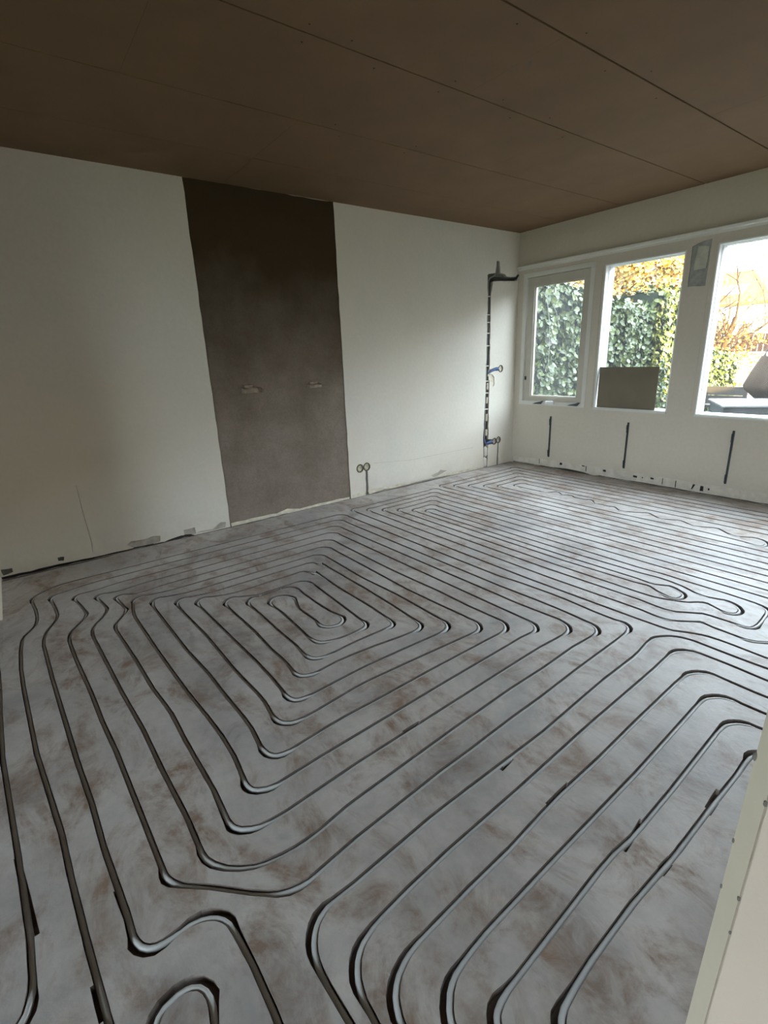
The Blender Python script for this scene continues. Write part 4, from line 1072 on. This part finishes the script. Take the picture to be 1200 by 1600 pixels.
def leaves(mb, n, sampler, smin, smax, rn, droop=0.5):
    for _ in range(n):
        pos, nrm = sampler(rn)
        nrm = (Vector(nrm) + Vector((rn.gauss(0, .5), rn.gauss(0, .5), rn.gauss(0, .5)))).normalized()
        down = Vector((rn.gauss(0, 0.5), rn.gauss(0, 0.5), -droop + rn.gauss(0, 0.5)))
        yv = (down - nrm * down.dot(nrm))
        if yv.length < 1e-3:
            continue
        yv.normalize()
        xv = yv.cross(nrm)
        s = rn.uniform(smin, smax)
        p = Vector(pos)
        mb.add([p + (xv * q[0] + yv * q[1] + nrm * q[2]) * s for q in LEAF], LEAF_F)


def hedge(name, lab, sections, n, smin, smax, seed, mat="ivy", group=None):
    """sections: (y0, y1, z0top, z1top, x_face, depth)"""
    t = empty(name, (sections[0][4], sections[0][0], GZ))
    ox, oy = sections[0][4], sections[0][0]
    rn = random.Random(seed)
    mb = MB()
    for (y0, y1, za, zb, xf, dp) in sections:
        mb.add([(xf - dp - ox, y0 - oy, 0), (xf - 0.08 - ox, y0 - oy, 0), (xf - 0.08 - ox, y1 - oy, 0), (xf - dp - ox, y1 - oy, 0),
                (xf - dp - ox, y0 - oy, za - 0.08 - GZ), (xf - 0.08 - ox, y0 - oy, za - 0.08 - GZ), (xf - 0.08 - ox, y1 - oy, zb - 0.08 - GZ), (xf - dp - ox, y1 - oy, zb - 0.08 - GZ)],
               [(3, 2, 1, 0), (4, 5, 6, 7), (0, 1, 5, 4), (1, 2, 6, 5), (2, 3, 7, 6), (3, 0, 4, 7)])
    mb.build("light_block_core", "hedge_core", t)  # dark box added behind the leaves to block light
    area = [(s[1] - s[0]) * (s[2] + 0.6) for s in sections]

    def samp(rn):
        s = rn.choices(sections, area)[0]
        y0, y1, za, zb, xf, dp = s
        k = rn.random()
        y = rn.uniform(y0, y1)
        zt = za + (zb - za) * (y - y0) / (y1 - y0)
        if k < 0.72:
            bulge = 0.05 * math.sin(y * 5.1) + 0.04 * math.sin(y * 11 + 2)
            return (xf + bulge + rn.gauss(-0.03, 0.05) - ox, y - oy, rn.uniform(0.0, zt - GZ)), (1, -0.15, 0.25)
        if k < 0.86:
            return (xf - rn.uniform(0, dp) - ox, y - oy, zt - GZ + rn.gauss(0, 0.05)), (0.3, 0, 1)
        return (xf - rn.uniform(0, dp) - ox, (y0 if k < 0.95 else y1) - oy + rn.gauss(0, 0.04), rn.uniform(0, zt - GZ)), (0, -1 if k < 0.95 else 1, 0.2)
    mb = MB()
    leaves(mb, n, samp, smin, smax, rn)
    f = mb.build("foliage", mat, t)
    f["kind"] = "stuff"
    tag(t, lab, "hedge", group)
    return t


hedge("ivy_hedge", "ivy covered hedge behind the casement and the middle window", [(0.55, 2.6, 2.42, 2.22, -0.80, 0.7), (2.6, 5.0, 2.22, 1.95, -0.80, 0.7), (5.0, 6.6, 2.35, 2.2, -0.72, 0.8)], 11000, 0.065, 0.115, 2)
hedge("ivy_shrub", "low sunlit ivy bush seen through the lower left of the right-hand window", [(7.4, 9.4, 1.25, 1.0, -0.85, 0.9)], 2600, 0.07, 0.11, 4)


def branches(mb, p, d, length, r, level, rn, spread=0.55, tips=None):
    n = 4
    pts, rs = [p], [r]
    q = p.copy()
    dd = d.copy()
    for k in range(n):
        dd = (dd + Vector((rn.gauss(0, .12), rn.gauss(0, .12), rn.gauss(0.03, .10)))).normalized()
        q = q + dd * length / n
        pts.append(q.copy())
        rs.append(r * (1 - 0.5 * (k + 1) / n))
    mb.tube(pts, rs, 5 if level > 1 else 4, 0, False)
    if tips is not None and level <= 1:
        tips.extend(pts[1:])
    if level == 0:
        return
    for k in range(rn.randint(3, 5)):
        i = rn.randint(1, n)
        nd = (dd + Vector((rn.gauss(0, spread), rn.gauss(0, spread), rn.gauss(0.12, spread * 0.8)))).normalized()
        branches(mb, pts[i], nd, length * rn.uniform(0.5, 0.75), rs[i] * 0.6, level - 1, rn, spread, tips)


def tree(name, lab, cat, loc, h, r, levels, seed, mat_wood, nleaf=0, leafmat="autumn", size=(0.05, 0.09), trunks=1, spread=0.55, lean=(0, 0), group=None):
    t = empty(name, loc)
    rn = random.Random(seed)
    mb = MB()
    tips = []
    for k in range(trunks):
        a = 2 * math.pi * k / max(1, trunks) + rn.random()
        s = 0.0 if trunks == 1 else 0.28
        d = Vector((math.cos(a) * s + lean[0], math.sin(a) * s + lean[1], 1)).normalized()
        branches(mb, Vector((math.cos(a) * s * 0.3, math.sin(a) * s * 0.3, 0)), d, h * rn.uniform(0.85, 1.1), r, levels, rn, spread, tips)
    mb.build("branches", mat_wood, t)
    if nleaf:
        mb = MB()

        def samp(rn):
            q = rn.choice(tips)
            return q + Vector((rn.gauss(0, .12), rn.gauss(0, .12), rn.gauss(0, .12))), (0.5, -0.6, 0.5)
        leaves(mb, nleaf, samp, size[0], size[1], rn)
        f = mb.build("foliage", leafmat, t)
        f["kind"] = "stuff"
    tag(t, lab, cat, group)
    return t


# the autumn trees behind the hedge
for k, (x, y, h, lab) in enumerate(((-3.3, 4.2, 2.3, "orange autumn tree behind the ivy hedge, nearest the house"),
                                    (-3.5, 6.6, 2.4, "orange autumn tree behind the ivy hedge, above the middle of the hedge"),
                                    (-4.9, 9.6, 2.5, "orange autumn tree at the far end of the ivy hedge"))):
    tree("autumn_tree", lab, "tree", (x, y, GZ), h, 0.07, 3, 20 + k, "bark", 12000, "autumn", (0.06, 0.105), 4, 0.6, group="autumn trees behind the hedge")
tree("bare_tree", "bare branched tree in the upper left of the right-hand window", "tree", (-1.98, 9.7, GZ), 2.2, 0.10, 4, 33, "bark", 120, "autumn", (0.04, 0.07), 2, 0.6, (0.22, 0.0))
tree("twiggy_shrub", "orange twiggy shrub above the ivy bush by the right-hand window", "shrub", (-1.55, 9.9, GZ), 1.35, 0.03, 3, 41, "twig", 900, "autumn", (0.04, 0.07), 6, 0.42)

# dry tendril hanging outside the casement pane
mb = MB()
mb.tube([(0.335, 0.10, 2.02), (0.33, 0.10, 1.90), (0.35, 0.10, 1.80), (0.385, 0.10, 1.62), (0.395, 0.10, 1.45), (0.398, 0.10, 1.3), (0.397, 0.10, 1.15)], 0.0035, 6)
mb.tube([(0.40, 0.115, 1.82), (0.45, 0.12, 1.74), (0.48, 0.12, 1.64), (0.50, 0.12, 1.55)], 0.0022, 6)
tn = mb.build("stem", "tendril")
td = empty("ivy_tendril", (0, 0, 0))
tn.parent = td
mb = MB()
leaves(mb, 5, lambda rn: ((0.37 + rn.uniform(-.03, .05), 0.105, 1.45 + rn.uniform(-.03, .04)), (0.2, -1, 0)), 0.05, 0.07, random.Random(3))
mb.build("leaf", "tendril", td)
tag(td, "pale dry ivy tendril hanging outside the casement pane", "tendril")

# garden table, bench, parasol
tb = empty("garden_table", (1.40, 2.49, GZ), math.atan2(0.24, 0.42))
mb = MB()
LX, LY, TZ = 1.55, 1.03, 0.70
mb.box((0, 0, TZ - 0.02), (LX, LY, TZ))
mb.build("table_top", "table_top", tb)
mb = MB()
mb.box((0.03, 0.02, TZ - 0.16), (LX - 0.03, 0.06, TZ - 0.02))
mb.box((0.03, LY - 0.06, TZ - 0.16), (LX - 0.03, LY - 0.02, TZ - 0.02))
mb.box((0.03, 0.06, TZ - 0.16), (0.07, LY - 0.06, TZ - 0.02))
mb.box((LX - 0.07, 0.06, TZ - 0.16), (LX - 0.03, LY - 0.06, TZ - 0.02))
mb.build("apron", "table_frame", tb)
for (a, b) in ((0.03, 0.02), (LX - 0.10, 0.02), (0.03, LY - 0.09), (LX - 0.10, LY - 0.09)):
    mb = MB()
    mb.box((a, b, 0), (a + 0.07, b + 0.07, TZ - 0.02))
    mb.build("leg", "table_frame", tb)
tag(tb, "grey garden table with a pale top just outside the right-hand window", "table")

bn = empty("garden_bench", (0.02, 5.36, GZ))
mb = MB()
mb.box((0, -0.02, 0.36), (0.74, 0.42, 0.40))
mb.build("seat", "bench", bn)
for k in range(2):
    mb = MB()
    mb.box((0.0, -0.05, 0.43 + k * 0.158), (0.74, -0.02, 0.58 + k * 0.158))
    mb.build("back_plank", "bench", bn)
for (a, b, h) in ((0.02, -0.02, 0.73), (0.67, -0.02, 0.73), (0.02, 0.37, 0.36), (0.67, 0.37, 0.36)):
    mb = MB()
    mb.box((a, b, 0), (a + 0.05, b + 0.05, h))
    mb.build("leg", "bench", bn)
tag(bn, "dark wooden bench with its back towards the house behind the garden table", "bench")

pr = empty("garden_parasol", (1.44, 4.50, GZ))
mb = MB()
prof = [(0.03, 2.08), (0.105, 1.87), (0.25, 1.38), (0.39, 1.03), (0.46, 0.83), (0.44, 0.765), (0.315, 0.65), (0.21, 0.587), (0.04, 0.62)]
vs, fs = [], []
N = 32
for i, (r, z) in enumerate(prof):
    for k in range(N):
        a = 2 * math.pi * k / N
        rr = r * (1 + 0.10 * math.cos(8 * a) * min(1, i / 3))
        vs.append((rr * math.cos(a), rr * math.sin(a), z))
for i in range(len(prof) - 1):
    for k in range(N):
        k2 = (k + 1) % N
        fs.append((i * N + k, i * N + k2, (i + 1) * N + k2, (i + 1) * N + k))
mb.add(vs, fs, 0, True)
mb.build("canopy", "canvas", pr)
mb = MB()
mb.tube([(0, 0, 0.04), (0, 0, 2.16)], 0.022, 10)
mb.build("pole", "pole", pr)
mb = MB()
mb.lathe([(0.0, 0.0), (0.26, 0.0), (0.26, 0.05), (0.05, 0.09), (0.03, 0.18), (0.0, 0.18)], 24)
mb.build("base", "table_frame", pr)
mb = MB()
mb.lathe([(0.0, 2.14), (0.03, 2.15), (0.03, 2.19), (0.0, 2.22)], 12)
mb.build("finial", "pole", pr)
mb = MB()
mb.lathe([(0.285, 1.33), (0.295, 1.30), (0.30, 1.27)], 32)
mb.build("strap", "tendril", pr)
tag(pr, "half folded brown garden parasol at the right edge of the window view", "parasol")

# white garden wall with a post, brown fence and the neighbour's house
mb = MB()
mb.box((-1.62, 11.0, GZ), (5.3, 11.2, 1.02))
mb.box((-1.64, 10.98, 1.02), (5.3, 11.22, 1.07))
tag(mb.build("garden_wall", "garden_wall"), "white rendered low garden wall in full sun", "wall")
mb = MB()
mb.box((-1.75, 10.9, GZ), (-1.66, 11.0, 1.75))
mb.add([(-1.75, 10.9, 1.75), (-1.66, 10.9, 1.75), (-1.66, 11.0, 1.75), (-1.75, 11.0, 1.75), (-1.705, 10.95, 1.80)], [(0, 1, 4), (1, 2, 4), (2, 3, 4), (3, 0, 4)])
tag(mb.build("wooden_post", "twig"), "sunlit wooden post at the left end of the white garden wall", "post")
fn = empty("wooden_fence", (-5.0, 12.6, GZ))
slat = None
for k in range(44):
    if slat is None:
        mb = MB()
        mb.box((0, 0, 0.05), (0.125, 0.02, 1.68))
        slat = mb.build("plank", "fence", fn)
        o = slat
    else:
        o = slat.copy()
        COL.objects.link(o)
        o.parent = fn
    o.location = (k * 0.14, 0.006 * (k % 2), 0.01 * ((k * 5) % 3))
for z in (0.4, 1.4):
    mb = MB()
    mb.box((0, 0.03, z), (6.2, 0.07, z + 0.08))
    mb.build("rail", "fence", fn)
tag(fn, "brown vertical plank fence behind the white garden wall", "fence")

hs = empty("neighbour_house", (-14.0, 32.0, GZ))
mb = MB()
mb.box((0.3, 0.4, 0), (6.4, 7.0, 3.75))
mb.build("wall", "house_wall", hs)
mb = MB()
EZ, RZ = 3.75, 5.85
vs = [(-0.1, 0, EZ), (6.8, 0, EZ), (6.8, 7.4, EZ), (-0.1, 7.4, EZ), (2.6, 3.0, RZ), (4.5, 3.0, RZ), (-0.1, 0, EZ - 0.15), (6.8, 0, EZ - 0.15), (6.8, 7.4, EZ - 0.15), (-0.1, 7.4, EZ - 0.15)]
mb.add(vs, [(0, 1, 5, 4), (1, 2, 5), (2, 3, 4, 5), (3, 0, 4), (6, 7, 1, 0), (7, 8, 2, 1), (8, 9, 3, 2), (9, 6, 0, 3), (9, 8, 7, 6)])
rf = mb.build("roof", "roof", hs)
mb = MB()
n_ = Vector((0, -(RZ - EZ), 3.0)).normalized()
a0 = Vector((3.55, 0.75, EZ + 0.75 * 0.7 + 0.03))
mb.add([a0, a0 + Vector((1.35, 0, 0)), a0 + Vector((1.35, 0.8, 0.56)), a0 + Vector((0, 0.8, 0.56)),
        a0 + Vector((0, 0, 0.05)), a0 + Vector((1.35, 0, 0.05)), a0 + Vector((1.35, 0.8, 0.61)), a0 + Vector((0, 0.8, 0.61))],
       [(4, 5, 6, 7), (0, 1, 5, 4), (1, 2, 6, 5), (2, 3, 7, 6), (3, 0, 4, 7)])
mb.build("skylight", "house_wall", rf)
mb = MB()
mb.box((5.1, 4.6, 3.9), (5.8, 5.3, 5.95))
mb.box((5.05, 4.55, 5.75), (5.85, 5.35, 5.85))
mb.build("chimney", "chimney_brick", rf)
for xw in (1.2, 3.4, 5.0):
    w_ = MB()
    w_.box((xw, 0.36, 1.2), (xw + 0.9, 0.41, 2.6))
    wo = w_.build("window", "white", hs)
    w_ = MB()
    w_.box((xw + 0.07, 0.345, 1.27), (xw + 0.83, 0.362, 2.53))
    w_.build("pane", "table_frame", wo)
tag(hs, "neighbour's house with a sunlit tiled hip roof and red chimney", "house")

# houses and hedge added unseen, to shade the garden and screen low sky
def plain_house(name, lab, loc, sx, sy, h, rh):
    t = empty(name, loc)
    mb = MB()
    mb.box((0, 0, 0), (sx, sy, h))
    mb.build("wall", "outer_wall", t)
    mb = MB()
    mb.add([(-0.2, -0.2, h), (sx + 0.2, -0.2, h), (sx + 0.2, sy + 0.2, h), (-0.2, sy + 0.2, h), (-0.2, sy / 2, h + rh), (sx + 0.2, sy / 2, h + rh)],
           [(0, 1, 5, 4), (2, 3, 4, 5), (1, 2, 5), (3, 0, 4), (3, 2, 1, 0)])
    mb.build("roof", "roof", t)
    for fl in range(2):
        for k in range(int(sx // 2)):
            for yy in (-0.03, sy - 0.02):
                mb = MB()
                mb.box((k * 2 + 0.5, yy, 0.9 + fl * 2.7), (k * 2 + 1.6, yy + 0.05, 2.2 + fl * 2.7))
                mb.build("window", "table_frame", t)
    tag(t, lab, "house")


plain_house("shade_block_house", "added unseen house block adjoining on the right, shades the garden", (6.82, -9.62, GZ), 7.3, 9.75, 8.3, 1.2)  # added for the shadow it throws on the ivy hedge
plain_house("sky_screen_house", "added unseen house block across the gardens, screens the low sky", (5.5, 17.0, GZ), 16.0, 7.0, 5.6, 2.6)  # added to block sky near the horizon
hedge("sky_screen_hedge", "added unseen hedge block right of the garden, screens the low sky", [(0.6, 12.0, 2.6, 2.5, 6.2, 0.6)], 1500, 0.12, 0.2, 8)  # added as a further screen against low sky light
